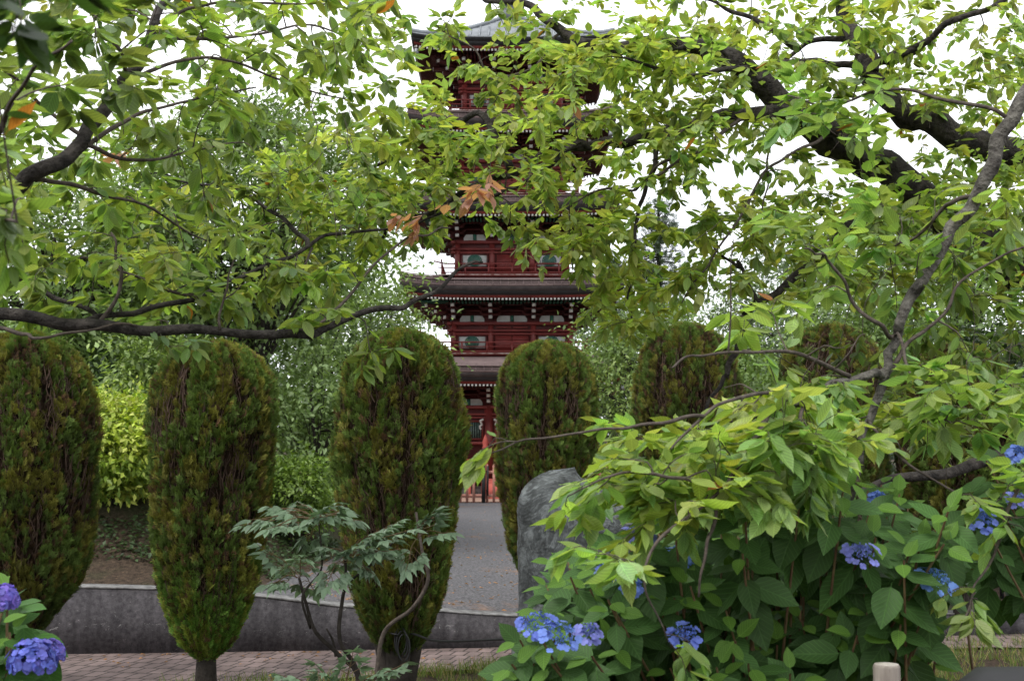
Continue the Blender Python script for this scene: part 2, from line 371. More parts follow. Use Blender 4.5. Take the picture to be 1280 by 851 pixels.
FAR = [(np.array([(0, 0, 0), (.45, .5, .06), (1, 0, -.12), (.45, -.5, .06)]), [(0, 2, 1), (0, 3, 2)])]
PETAL = [(np.array([(0, 0, 0), (.4, .42, .05), (.85, .4, .02), (1, 0, -.04), (.85, -.4, .02), (.4, -.42, .05)]), [(0, 1, 2, 3), (0, 3, 4, 5)])]
BLADE = [(np.array([(0, .5, 0), (0, -.5, 0), (.5, .35, -.06), (.5, -.35, -.06), (1, 0, -.3)]), [(0, 1, 3, 2), (2, 3, 4)])]

def frond_template(seed):
    r = random.Random(seed); V = []; F_ = []
    def kite(x, y, ang, ln, w, z=0):
        ca, sa = math.cos(ang), math.sin(ang); k = len(V)
        for (u, v) in ((0, 0), (.45, .5), (1, 0), (.45, -.5)):
            a, b = u * ln, v * w
            V.append((x + a * ca - b * sa, y + a * sa + b * ca, z + r.uniform(-.02, .02)))
        F_.append((k, k + 1, k + 2, k + 3))
    kite(0, 0, 0, 1.0, .075)
    for i, u in enumerate((.12, .32, .52, .72)):
        for s in (-1, 1):
            ln = (.55 - .35 * u) * r.uniform(.75, 1.2)
            a = s * r.uniform(.5, .8)
            kite(u, 0, a, ln, .075, r.uniform(-.05, .05))
            if i < 3: kite(u + .4 * ln * math.cos(a), .4 * ln * math.sin(a), a * .1, ln * .6, .065, r.uniform(-.05, .05))
    return np.array(V), F_
FROND = [frond_template(i) for i in range(4)]

def unit(v): v = np.asarray(v, float); return v / (np.linalg.norm(v) + 1e-9)
def catmull(P, seg=6):
    P = np.asarray(P, float)
    if len(P) < 3: return np.array([P[0] + (P[-1] - P[0]) * t for t in np.linspace(0, 1, seg + 1)])
    Q = np.vstack([2 * P[0] - P[1], P, 2 * P[-1] - P[-2]]); out = []
    for i in range(1, len(Q) - 2):
        for k in range(seg):
            t = k / seg
            out.append(.5 * ((2 * Q[i]) + (-Q[i - 1] + Q[i + 1]) * t + (2 * Q[i - 1] - 5 * Q[i] + 4 * Q[i + 1] - Q[i + 2]) * t * t + (-Q[i - 1] + 3 * Q[i] - 3 * Q[i + 1] + Q[i + 2]) * t ** 3))
    out.append(Q[-2]); return np.array(out)

# ------------------------------------------------------------------ terrain
def wall_y(x):      # front face of the retaining wall
    return float(np.interp(x, [-6, -3.6, -1.5, -.2, 4.2, 9], [10.2, 10.3, 10.5, 10.65, 11.4, 12.2]))
def wall_top(x):
    return float(np.interp(x, [-9, -3.55, -2.9, -2.05, -1.45, -.55, -.1, 4.2, 9], [.62, .57, .55, .47, .385, .335, .29, .22, .2]))
def sst(a, b, x):
    t = min(1, max(0, (x - a) / (b - a))); return t * t * (3 - 2 * t)
def upper(x, y):
    dy = y - wall_y(x)
    z = wall_top(x) - .035
    z += (.70 - z) * min(1, max(0, dy) / 17.0)
    bank = 1.0 * sst(-2.2, -3.6, x) * sst(.3, 2.6, dy) + .9 * sst(-3.5, -8, x) * sst(1, 8, dy)
    bank *= 1 - .5 * sst(14, 26, y)
    z += bank
    z += 4.0 * sst(45, 160, y) + .4 * sst(5, 10, abs(x)) * sst(14, 30, y)
    return z
xs = np.concatenate([np.linspace(-400, -16, 12), np.linspace(-14, 14, 71), np.linspace(16, 400, 12)])
dys = np.concatenate([np.linspace(-60, -8, 8), np.linspace(-7, -.2, 12), [0.10, 0.11], np.linspace(.2, 6, 24), np.linspace(6.5, 30, 40), np.linspace(34, 500, 16)])
V = []
for j, d in enumerate(dys):
    for x in xs:
        y = wall_y(x) + d
        if d <= .10: z = 0.012 * mnoise.noise(Vector((x * 1.3, y * 1.3, 0))) - .004 if abs(x) < 14 else 0
        else:
            z = upper(x, y) + (.03 * mnoise.noise(Vector((x * 2, y * 2, 3))) * (1 if d > .8 and (x < -2.5 or x > 2.4) else 0))
        V.append((x, y, z))
nx = len(xs); F_ = []
for j in range(len(dys) - 1):
    for i in range(nx - 1): F_ += [j * nx + i, j * nx + i + 1, (j + 1) * nx + i + 1, (j + 1) * nx + i]
g = link('ground', mesh_from('ground', V, F_, [4] * (len(F_) // 4), M['ground'], smooth=False)); tag(g, kind='structure')

def sheet(name, xs_, y0f, y1f, ny, zf, material, lab=None):
    V = []; F_ = []
    for j in range(ny + 1):
        for x in xs_:
            y = y0f(x) + (y1f(x) - y0f(x)) * j / ny; V.append((x, y, zf(x, y)))
    n = len(xs_)
    for j in range(ny):
        for i in range(n - 1): F_ += [j * n + i, j * n + i + 1, (j + 1) * n + i + 1, (j + 1) * n + i]
    o = link(name, mesh_from(name, V, F_, [4] * (len(F_) // 4), material)); tag(o, lab, kind='structure'); return o
sheet('brick_path', np.linspace(-9, 6, 41), lambda x: float(np.interp(x, [-9, -1.6, -.3, 1.2, 6], [8.3, 9.0, 9.6, 10.2, 10.9])) + .06 * math.sin(x * 5), lambda x: wall_y(x) - .002, 4, lambda x, y: .016, M['paver'])
sheet('grey_path', np.linspace(-2.3, 2.1, 23), lambda x: wall_y(x) + .24, lambda x: 28.0, 60, lambda x, y: upper(x, y) + .012, M['path'])
sheet('gravel_yard', np.linspace(-9, 9, 31), lambda x: 28.0, lambda x: 42.0, 20, lambda x, y: upper(x, y) + .03, M['gravel'])

# retaining wall (with worn pale coping edge)
def wallstrip(z0f, z1f, yo0, yo1):
    mb = MB(); X = np.linspace(-9, 9, 61); V = []
    for x in X:
        y = wall_y(x); a, b = z0f(x), z1f(x)
        V += [(x, y + yo0, a), (x, y + yo0, b), (x, y + yo1, b), (x, y + yo1, a)]
    Fc = []
    for i in range(60):
        k = i * 4
        for q in range(4): Fc.append((k + q, k + 4 + q, k + 4 + (q + 1) % 4, k + (q + 1) % 4))
    Fc += [(0, 1, 2, 3), (243, 242, 241, 240)]
    mb.add(V, Fc); return mb
w = empty('retaining_wall', (0, 10.6, 0), 'low stained dark concrete wall along the far edge of the brick path', 'wall')
wallstrip(lambda x: -.05, lambda x: wall_top(x) - .012, 0, .22).build('wall_body', M['wall'], w)
wallstrip(lambda x: wall_top(x) - .012, lambda x: wall_top(x) + .004 * math.sin(x * 3), -.004, .23).build('coping', M['walltop'], w)

# ------------------------------------------------------------------ pagoda
PC = 34.0
pg = empty('pagoda', (0, PC, upper(0, PC)), 'five storied dark red wooden pagoda with stacked brown roofs behind the trees', 'pagoda')
PZ0 = upper(0, PC) + .03
eh = [3.05, 2.95, 2.87, 2.80, 2.74]
RP = .098
bh = [1.76, 1.64, 1.55, 1.46, 1.38]
epy = [476, 368, 263, 158, 56]
E = [at(640, epy[i], PC - eh[i])[2] for i in range(5)]
fl = [PZ0 + .62] + [at(640, p, PC - 2.0)[2] for p in (442, 343, 240, 135)]
balc = [2.35, 2.06, 1.95, 1.86, 1.78]
PX = 0.0
def P4(mb, x0, x1, y0, y1, z0, z1):
    """box on the front face (y measured outwards from centre), repeated on the four sides"""
    for k in range(4):
        v = np.array([[x, -y, z] for z in (z0, z1) for y in (y0, y1) for x in (x0, x1)], float)
        a = k * math.pi / 2; ca, sa = math.cos(a), math.sin(a)
        v = np.stack([v[:, 0] * ca - v[:, 1] * sa + PX, v[:, 0] * sa + v[:, 1] * ca + PC, v[:, 2]], 1)
        mb.add(v, [(0, 1, 3, 2), (4, 6, 7, 5), (0, 4, 5, 1), (2, 3, 7, 6), (0, 2, 6, 4), (1, 5, 7, 3)])
def face(mb, k, x0, x1, y0, y1, z0, z1):
    v = np.array([[x, -y, z] for z in (z0, z1) for y in (y0, y1) for x in (x0, x1)], float)
    a = k * math.pi / 2; ca, sa = math.cos(a), math.sin(a)
    v = np.stack([v[:, 0] * ca - v[:, 1] * sa + PX, v[:, 0] * sa + v[:, 1] * ca + PC, v[:, 2]], 1)
    mb.add(v, [(0, 1, 3, 2), (4, 6, 7, 5), (0, 4, 5, 1), (2, 3, 7, 6), (0, 2, 6, 4), (1, 5, 7, 3)])

for i in range(5):
    e, b, Ei = eh[i], bh[i], E[i]
    top = i == 4
    inner = .22 if top else balc[i + 1] - .12
    zt = at(640, 26, PC)[2] if top else fl[i + 1] - .06
    zt_e = Ei + (.24 if top else .41)
    # roof skin: coursed, concave, with upturned corners
    def up(s, t): return .10 * abs(s) ** 6 * t ** 2 + .03 * abs(s) ** 2 * t ** 2
    ns, ntt = 28, (16 if top else 9)
    V = []; Fc = []
    for side in range(4):
        a = side * math.pi / 2; ca, sa = math.cos(a), math.sin(a)
        base = len(V); rows = []
        for j in range(ntt + 1):
            t = j / ntt
            for lip in ((0,) if j == 0 else (0, 1)):
                h = inner + (e - inner) * t + (.004 if lip == 0 and j else 0)
                f = 1 - (1 - t) ** 1.35
                for s_ in np.linspace(-1, 1, ns + 1):
                    z = zt + (zt_e - zt) * f + up(s_, t) - (.022 if lip else 0)
                    if top and j: z += 0
                    x, y = s_ * h, -h
                    V.append((x * ca - y * sa + PX, x * sa + y * ca + PC, z))
                rows.append(len(rows))
        m = ns + 1
        for r_ in range(len(rows) - 1):
            for q in range(ns): Fc.append((base + r_ * m + q, base + (r_ + 1) * m + q, base + (r_ + 1) * m + q + 1, base + r_ * m + q + 1))
    mb = MB(); mb.add(V, Fc)
    # seams on the outer band / standing seams on the top roof
    for side in range(4):
        a = side * math.pi / 2; ca, sa = math.cos(a), math.sin(a)
        for s_ in np.linspace(-.985, .985, 26 if not top else 22):
            if not top: break
            t0 = .02
            xw = s_ * e; pts = []
            for t in np.linspace(t0, 1.0, 4 if not top else 8):
                h = inner + (e - inner) * t
                if top and abs(xw) > h: continue
                x = xw if (top or abs(xw) < h) else math.copysign(h, xw)
                f = 1 - (1 - t) ** 1.35; ss = x / h
                z = zt + (zt_e - zt) * f + up(ss, t) + (.012 if top else .058); y = -h - .004
                pts.append((x * ca - y * sa + PX, x * sa + y * ca + PC, z))
            if len(pts) > 1: mb.tube(pts, .018 if not top else .025, 4)
        # hip ridge
        pts = []
        for t in np.linspace(0, 1.0, 12):
            h = inner + (e - inner) * t; f = 1 - (1 - t) ** 1.35
            x, y = h, -h
            pts.append((x * ca - y * sa + PX, x * sa + y * ca + PC, zt + (zt_e - zt) * f + up(1, t) + .04))
        mb.tube(pts, .06, 6)
    clip = MB()
    if not top:
        for side in range(4):
            a = side * math.pi / 2; ca, sa = math.cos(a), math.sin(a)
            for q in range(5):
                for sg in (-1, 1):
                    x = sg * e * (.975 - q * .062); pts = []
                    for t, dx in ((.80, -.05), (.94, .03)):
                        h = inner + (e - inner) * t; f = 1 - (1 - t) ** 1.35
                        xx = math.copysign(min(abs(x), h), x) + sg * dx; y = -h - .01
                        z = zt + (zt_e - zt) * f + up(min(1, abs(xx) / h), t) + .075
                        pts.append((xx * ca - y * sa + PX, xx * sa + y * ca + PC, z - .02))
                    clip.tube(pts, .014, 4)
    rf = mb.build('roof', M['rooftop'] if top else M['roof'], pg)
    if not top: clip.build('snow_clips', M['whitetip'], rf)
    if top: rf['label'] = 'pale grey standing seam top roof'
    # eave edge: black layered fascia, red board, rafters, white tips
    def band(z0, z1, o0, o1, mat_, name):
        mbb = MB()
        for side in range(4):
            a = side * math.pi / 2; ca, sa = math.cos(a), math.sin(a); V = []; Fq = []
            S = np.linspace(-1, 1, 29)
            for s_ in S:
                u = up(s_, 1)
                for (h, z) in ((o0, z1 + u), (o1, z0 + u), (o1 - .12, z0 + u)):
                    x, y = s_ * h, -h
                    V.append((x * ca - y * sa + PX, x * sa + y * ca + PC, z))
            for q in range(28):
                for r_ in range(2): Fq.append((q * 3 + r_, q * 3 + r_ + 1, q * 3 + 4 + r_, q * 3 + 3 + r_))
            mbb.add(V, Fq)
        return mbb.build(name, mat_, rf)
    if not top:
        for q3 in range(3): band(Ei + .222 + .062 * q3, Ei + .282 + .062 * q3, e - .004 - .028 * q3, e + .004 - .028 * q3, M['roof'], 'eave_course')
        sm_ = MB()
        for side in range(4):
            a = side * math.pi / 2; ca, sa = math.cos(a), math.sin(a)
            for s_ in np.linspace(-.985, .985, 30):
                u = up(s_, 1); pts = []
                for (h, z) in ((e + .012, Ei + .222 + u), (e - .025, Ei + .33 + u), (e - .065, Ei + .415 + u), (e - .22, Ei + .452 + u)):
                    x, y = s_ * e, -h
                    pts.append((x * ca - y * sa + PX, x * sa + y * ca + PC, z))
                sm_.tube(pts, .014, 4)
        sm_.build('seam_row', M['roof'], rf)
    band(Ei + .10, Ei + .22, e - .003, e - .02, M['black'] if top else M['roofdark'], 'eave_edge')
    band(Ei, Ei + .098, e - .035, e - .05, M['black'], 'eave_edge')
    band(Ei - .07, Ei - .003, e - .09, e - .10, M['red'], 'fascia')
    # soffit sheets following the upturn, and rafters
    so = MB(); ra = MB(); tip = MB(); ra2 = MB()
    for side in range(4):
        a = side * math.pi / 2; ca, sa = math.cos(a), math.sin(a)
        V = []; Fq = []
        S = np.linspace(-1, 1, 25); T = np.linspace(0, 1, 5)
        for t in T:
            h = (b - .05) + (e - .21 - b + .05) * t
            for s_ in S:
                x, y = s_ * h, -h; V.append((x * ca - y * sa + PX, x * sa + y * ca + PC, Ei + .12 - .17 * t + up(s_, 1) * t * t))
        for j in range(4):
            for q in range(24): Fq.append((j * 25 + q, j * 25 + q + 1, (j + 1) * 25 + q + 1, (j + 1) * 25 + q))
        so.add(V, Fq)
        nr = int(2 * (e - .14) / RP)
        for q in range(nr + 1):
            xw = -(e - .16) + 2 * (e - .16) * q / nr
            u = up(xw / e, 1)
            y0 = max(b, abs(xw)) + .02; y1 = e - .12; w_ = .021
            if y1 - y0 > .05:
                v = []
                for (yy, zz) in ((y0, Ei + .05), (y1, Ei - .135 + u)):
                    for dz in (0, .075):
                        for xx in (xw - w_, xw + w_): v.append((xx, -yy, zz + dz - (0.0)))
                v = np.array(v); v = np.stack([v[:, 0] * ca - v[:, 1] * sa + PX, v[:, 0] * sa + v[:, 1] * ca + PC, v[:, 2]], 1)
                ra.add(v, [(0, 1, 5, 4), (2, 6, 7, 3), (0, 4, 6, 2), (1, 3, 7, 5), (4, 5, 7, 6)])
            face(tip, side, xw - w_ - .003, xw + w_ + .003, e - .122, e - .108, Ei - .132 + u, Ei - .078 + u)
            if abs(xw) < e - .55:
                face(ra2, side, xw - .025, xw + .025, b + .1, e - .52, Ei - .135, Ei - .075)
                
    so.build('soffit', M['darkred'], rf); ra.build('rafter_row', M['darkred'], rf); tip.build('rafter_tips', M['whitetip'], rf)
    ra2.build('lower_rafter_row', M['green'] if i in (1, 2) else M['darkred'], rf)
    # body
    z0 = fl[i] if i else PZ0 + .3
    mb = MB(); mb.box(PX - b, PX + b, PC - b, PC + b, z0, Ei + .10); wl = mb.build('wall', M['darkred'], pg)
    # columns
    cx = [-b + .06, -.58 * b / 1.64, .58 * b / 1.64, b - .06]
    for side in (0, 2):
        for x in cx:
            for_y = b - .02
            mbc = MB(); sgn = -1 if side == 0 else 1
            r_ = .085 if i else .13
            mbc.lathe([(r_, z0), (r_, Ei - .60)], 14, PX + x, PC + sgn * for_y); mbc.build('column', M['red'], pg, True)
    for x in (b - .02, -b + .02):
        for y in cx[1:3]:
            mbc = MB(); mbc.lathe([(.085 if i else .13, z0), (.085 if i else .13, Ei - .60)], 14, PX + x, PC + y); mbc.build('column', M['red'], pg, True)
    # beams
    for (za, zb, o) in ((Ei - .66, Ei - .575, .10), (Ei - .84, Ei - .78, .085), (Ei - .93 if i else Ei - .92, Ei - .87, .06)) + (((z0 + .02, z0 + .09, .07),) if i else ((Ei - 1.62, Ei - 1.54, .16), (z0, z0 + .12, .16))):
        mb = MB(); P4(mb, -b - .12, b + .12, b - .01, b + o, za, zb); mb.build('beam', M['red'], pg)
    # plaster panels between brackets
    pl = MB(); gr = MB()
    for q in range(3):
        x0, x1 = cx[q] + .17, cx[q + 1] - .17
        mid = (x0 + x1) / 2
        for (xa, xb) in ((x0, mid - .05), (mid + .05, x1)):
            for k in range(4):
                # trapezoid panel: narrower at the top
                v = []
                for zz, ins in ((Ei - .565, 0), (Ei - .49, .0), (Ei - .40, .06)):
                    for xx in ((xa + ins) if xa < mid - .06 and xa == x0 else xa, (xb - ins) if xb == x1 else xb): v.append((xx, -(b + .03), zz))
                v = np.array(v); a = k * math.pi / 2; ca, sa = math.cos(a), math.sin(a)
                v = np.stack([v[:, 0] * ca - v[:, 1] * sa + PX, v[:, 0] * sa + v[:, 1] * ca + PC, v[:, 2]], 1)
                if k == 0:
                    p1_ = MB(); p1_.add(v, [(0, 1, 3, 2), (2, 3, 5, 4)]); p1_.build('plaster_panel', M['white'], pg)
                else: pl.add(v, [(0, 1, 3, 2), (2, 3, 5, 4)])
        P4(gr, mid - .04, mid + .04, b, b + .06, Ei - .57, Ei - .40)
    pl.build('plaster_frieze', M['white'], pg); gr.build('strut_row', M['green'], pg)
    # bracket complexes; shadow under the eaves is put into their dark red
    br = MB(); wt = MB(); brq = [MB() for _ in cx]; wtq = [MB() for _ in cx]
    br_, wt_ = br, wt
    for k in range(4):
        for q, x in enumerate(cx):
            br, wt = (brq[q], wtq[q]) if k == 0 else (br_, wt_)
            for tier in range(3):
                zz = Ei - .50 + .13 * tier; out_ = .16 + .27 * tier
                face(br, k, x - .055, x + .055, b, b + out_ + .12, zz, zz + .085)
                face(wt, k, x - .048, x + .048, b + out_ + .12, b + out_ + .135, zz - .005, zz + .08)
                if abs(x) < b - .2 or True:
                    hw_ = .26 if abs(x) < b - .2 else .18
                    face(br, k, x - hw_, x + hw_, b + out_ - .06, b + out_ + .02, zz + .088, zz + .15)
                    for dx in (-hw_, 0, hw_):
                        face(br, k, x + dx - .045, x + dx + .045, b + out_ - .065, b + out_ + .03, zz + .15, zz + .2)
        br, wt = br_, wt_
        for tier in range(3):
            zz = Ei - .36 + .13 * tier; out_ = .16 + .27 * tier
            face(br, k, -b - out_, b + out_, b + out_ - .04, b + out_ + .004, zz + .06 - .002 * tier, zz + .10)
        # corner arms
        a = k * math.pi / 2 + math.pi / 4
        for tier in range(3):
            zz = Ei - .50 + .13 * tier; r0 = b * 1.414 - .1; r1 = b * 1.414 + (.25 + .33 * tier)
            for (q0, q1, hw_, mbx, zz0, zz1) in ((r0, r1, .055, br, zz, zz + .085), (r1, r1 + .015, .048, wt, zz - .005, zz + .08)):
                ca, sa = math.cos(a), math.sin(a)
                v = np.array([[x, -y, z] for z in (zz0, zz1) for y in (q0, q1) for x in (-hw_, hw_)], float)
                v = np.stack([v[:, 0] * ca - v[:, 1] * sa + PX, v[:, 0] * sa + v[:, 1] * ca + PC, v[:, 2]], 1)
                mbx.add(v, [(0, 1, 3, 2), (4, 6, 7, 5), (0, 4, 5, 1), (2, 3, 7, 6), (0, 2, 6, 4), (1, 5, 7, 3)])
        # bell at the corner of the eaves
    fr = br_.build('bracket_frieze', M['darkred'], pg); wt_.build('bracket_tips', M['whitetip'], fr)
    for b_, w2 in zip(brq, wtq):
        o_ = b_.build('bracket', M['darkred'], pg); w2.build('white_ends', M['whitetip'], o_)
    for sx in (-1, 1):
        mb = MB(); zb = Ei + .02
        mb.lathe([(.012, zb - .05), (.012, zb)], 8, PX + sx * (e - .16), PC - e + .16)
        mb.lathe([(.075, zb - .24), (.06, zb - .16), (.045, zb - .08), (.012, zb - .05)], 12, PX + sx * (e - .16), PC - e + .16)
        mb.build('wind_bell', M['steel'], pg, True)
    # windows
    if i:
        zc0, zc1 = Ei - 1.28, Ei - .97
        for q in (0, 2):
            x0, x1 = cx[q] + .14, cx[q + 1] - .14; xm = (x0 + x1) / 2
            mb = MB(); mb.box(PX + x0, PX + x1, PC - b - .028, PC - b + .01, zc0, zc1); wi = mb.build('window', M['white'], pg)
            mb = MB()
            for (xa, xb, za, zb) in ((x0 - .04, x0, zc0 - .04, zc1 + .04), (x1, x1 + .04, zc0 - .04, zc1 + .04), (x0, x1, zc1, zc1 + .04), (x0, x1, zc0 - .04, zc0)):
                mb.box(PX + xa, PX + xb, PC - b - .045, PC - b + .01, za, zb)
            mb.build('frame', M['darkred'], wi)
            # green cusped oval of vertical bars
            mb = MB(); rr = .165
            for s_ in np.linspace(-1, 1, 12):
                hh = .15 * (1 - abs(s_) ** 2.6) + .012
                mb.box(PX + xm + s_ * rr - .011, PX + xm + s_ * rr + .011, PC - b - .05, PC - b - .03, (zc0 + zc1) / 2 - hh, (zc0 + zc1) / 2 + hh)
            ring = [(PX + xm + (rr + .02) * math.cos(t), PC - b - .045, (zc0 + zc1) / 2 + .155 * math.sin(t)) for t in np.linspace(0, 2 * math.pi, 25)]
            mb.tube(ring, .014, 5, False); mb.build('lattice', M['green'], wi)
        x0, x1 = cx[1] + .13, cx[2] - .13
        for (xa, xb) in ((x0, -.012), (.012, x1)):
            mb = MB(); mb.box(PX + xa, PX + xb, PC - b - .03, PC - b + .01, z0 + .1, Ei - .95)
            for zz in (.3, .62): mb.box(PX + xa + .01, PX + xb - .01, PC - b - .045, PC - b - .032, z0 + .1 + zz, z0 + .15 + zz)
            mb.build('door_panel', M['red'], pg)
        # balcony
        bq = balc[i]
        mb = MB(); P4(mb, -bq, bq, b, bq, z0 - .045, z0 - .002); bal = mb.build('balcony', M['red'], pg)
        mb = MB(); P4(mb, -bq - .02, bq + .02, bq + .002, bq + .03, z0 - .012, z0 + .010); mb.build('floor_edge', M['edge'], bal)
        mb = MB(); P4(mb, -bq + .1, bq - .1, b + .1, bq - .06, z0 - .15, z0 - .05); mb.build('support_beam', M['darkred'], bal)
        ry = bq - .05
        for hz_, th, ex in ((.07, .018, .0), (.19, .016, .12), (.31, .022, .22)):
            mb = MB()
            for k in range(4):
                a = k * math.pi / 2; ca, sa = math.cos(a), math.sin(a); pts = []
                for s_ in np.linspace(-1, 1, 15):
                    x = s_ * (ry + ex); y = -ry; z = z0 + hz_ + (.07 if hz_ > .3 else .02) * max(0, abs(s_) - .9) / .1 * (ex > 0)
                    pts.append((x * ca - y * sa + PX, x * sa + y * ca + PC, z))
                mb.tube(pts, th, 6)
            mb.build('rail', M['red'], bal)
        mb = MB()
        for k in range(4):
            for s_ in np.linspace(-1, 1, 7)[:-1]:
                if k == 0:
                    m1 = MB(); face(m1, k, s_ * ry - .02, s_ * ry + .02, ry - .02, ry + .02, z0, z0 + .30); m1.build('baluster', M['red'], bal)
                else: face(mb, k, s_ * ry - .02, s_ * ry + .02, ry - .02, ry + .02, z0, z0 + .30)
        mb.build('post_row', M['red'], bal)
    else:
        # ground storey: barred windows, doors with white carved nosings
        for k in (0, 1, 3):
            for q in (0, 2):
                x0, x1 = cx[q] + .2, cx[q + 1] - .19
                mb = MB(); face(mb, k, x0, x1, b, b + .012, Ei - 1.45, Ei - 1.02); wi = mb.build('window', M['black'], pg)
                mb = MB()
                for s_ in np.linspace(x0 + .03, x1 - .03, 11): face(mb, k, s_ - .016, s_ + .016, b + .02, b + .05, Ei - 1.45, Ei - 1.02)
                mb.build('lattice', M['glassgreen'], wi)
                mb = MB()
                for (xa, xb, za, zb) in ((x0 - .05, x0, Ei - 1.5, Ei - .97), (x1, x1 + .05, Ei - 1.5, Ei - .97), (x0, x1, Ei - 1.02, Ei - .97), (x0, x1, Ei - 1.5, Ei - 1.45)): face(mb, k, xa, xb, b, b + .07, za, zb)
                mb.build('frame', M['red'], wi)
        for (xa, xb) in ((cx[1] + .15, -.01), (.01, cx[2] - .15)):
            mb = MB(); face(mb, 0, xa, xb, b, b + .04, z0 + .12, Ei - .97)
            for zz in (.3, .9, 1.3): face(mb, 0, xa + .02, xb - .02, b + .042, b + .06, z0 + zz, z0 + zz + .06)
            mb.build('door_panel', M['red'], pg)
        for x in cx[1:3]:
            for sx in (-1, 1):
                mb = MB(); xx = PX + x + sx * .20
                pts = [(xx - sx * .06, PC - b - .2, Ei - .95), (xx + sx * .03, PC - b - .22, Ei - 1.0), (xx - sx * .02, PC - b - .22, Ei - 1.08), (xx + sx * .04, PC - b - .22, Ei - 1.15), (xx, PC - b - .22, Ei - 1.22)]
                mb.tube(catmull(pts, 4), .028, 6); mb.build('carved_nosing', M['whitetip'], pg, True)
        # veranda + rails + stairs
        bq = balc[0]
        mb = MB(); P4(mb, -bq, bq, b, bq, z0 + .12, z0 + .19); ver = mb.build('veranda', M['brightred'], pg)
        mb = MB()
        for k in range(4):
            for s_ in np.linspace(-1, 1, 9): face(mb, k, s_ * (bq - .1) - .05, s_ * (bq - .1) + .05, bq - .15, bq - .05, PZ0 - .2, z0 + .12)
        mb.build('support_row', M['brightred'], ver)
        for hz_ in (.35, .52, .70):
            mb = MB()
            for k in range(4):
                segs = ((-bq - .06, -.72), (.72, bq + .06)) if k == 0 else ((-bq - .06, bq + .06),)
                for (xa, xb) in segs: face(mb, k, xa, xb, bq - .09, bq - .045, z0 + hz_ - .03, z0 + hz_)
            mb.build('rail', M['brightred'], ver)
        mb = MB()
        for k in range(4):
            for s_ in np.linspace(-1, 1, 7):
                if k == 0 and abs(s_) < .3: continue
                face(mb, k, s_ * (bq - .07) - .025, s_ * (bq - .07) + .025, bq - .1, bq - .04, z0 + .19, z0 + .70)
        mb.build('post_row', M['brightred'], ver)
        for sx in (-.70, .70):
            for dy, zz in ((.0, z0 + .19), (1.15, PZ0 - .1)):
                mb = MB(); c_ = (PX + sx, PC - bq - dy)
                h = 1.0 if dy == 0 else 1.0
                mb.lathe([(.075, zz), (.075, zz + h * .8), (.09, zz + h * .82), (.06, zz + h * .86), (.085, zz + h * .95), (.05, zz + h * 1.06), (.005, zz + h * 1.16)], 14, *c_)
                mb.build('newel_post', M['brightred'], pg, True)
        st = MB(); nst = 5
        for q in range(nst):
            zz = PZ0 + (z0 + .15 - PZ0) * (q + 1) / nst
            st.box(PX - .62, PX + .62, PC - bq - 1.1 + q * .22, PC - bq - 1.1 + (q + 1) * .22 + .02, PZ0 - .1, zz)
        st.build('stairs', M['brightred'], pg)
        mb = MB(); mb.box(PX - b - .35, PX + b + .35, PC - b - .35, PC + b + .35, PZ0 - .3, PZ0 + .3); mb.build('plinth', M['walltop'], pg)
# spire
zt = at(640, 26, PC)[2]
mb = MB(); mb.box(PX - .3, PX + .3, PC - .3, PC + .3, zt - .1, zt + .38); mb.box(PX - .36, PX + .36, PC - .36, PC + .36, zt + .38, zt + .44)
mb.lathe([(.26, zt + .44), (.25, zt + .55), (.15, zt + .68), (.2, zt + .74), (.05, zt + .8), (.05, zt + 3.6), (.12, zt + 3.7), (.1, zt + 3.85), (.01, zt + 4.05)], 16, PX, PC)
for q in range(9):
    r_ = .27 - .014 * q; z = zt + 1.0 + .24 * q
    mb.lathe([(r_ - .04, z), (r_, z + .02), (r_, z + .06), (r_ - .04, z + .08)], 18, PX, PC)
mb.build('spire', M['steel'], pg)

# picket fence with gate in front of the pagoda
FY = 28.0; fz = upper(0, FY)
fe = empty('picket_fence', (0, FY, fz), 'faded pink wooden picket fence in front of the red pagoda', 'fence')
pk = MB()
k = 0
for x in np.arange(-6, 6.01, .155):
    if abs(x + .69) < .06: continue
    zt_ = fz + .86
    pk.box(x - .03, x + .03, FY - .012, FY + .012, fz + .02, zt_)
    pk.add([(x - .03, FY - .012, zt_), (x + .03, FY - .012, zt_), (x, FY, zt_ + .05), (x - .03, FY + .012, zt_), (x + .03, FY + .012, zt_)], [(0, 1, 2), (4, 3, 2), (3, 0, 2), (1, 4, 2)])
pk.build('pickets', M['fence'], fe)
for zz in (.14, .68):
    mb = MB(); mb.box(-6, 6, FY + .014, FY + .06, fz + zz, fz + zz + .07); mb.build('rail', M['fence'], fe)
gp = empty('gate_post', (-.66, FY - .06, fz), 'black square gate post with latch bar in the pink picket fence', 'post')
mb = MB(); mb.box(-.70, -.615, FY - .11, FY - .03, fz - .1, fz + .95); mb.box(-.71, -.605, FY - .12, FY - .02, fz + .95, fz + .975); mb.build('post', M['black'], gp)
mb = MB(); mb.box(-.575, -.54, FY - .08, FY - .03, fz + .18, fz + .86); mb.box(-.6, -.575, FY - .07, FY - .04, fz + .28, fz + .31); mb.box(-.6, -.575, FY - .07, FY - .04, fz + .72, fz + .75); mb.build('latch_bar', M['black'], gp)

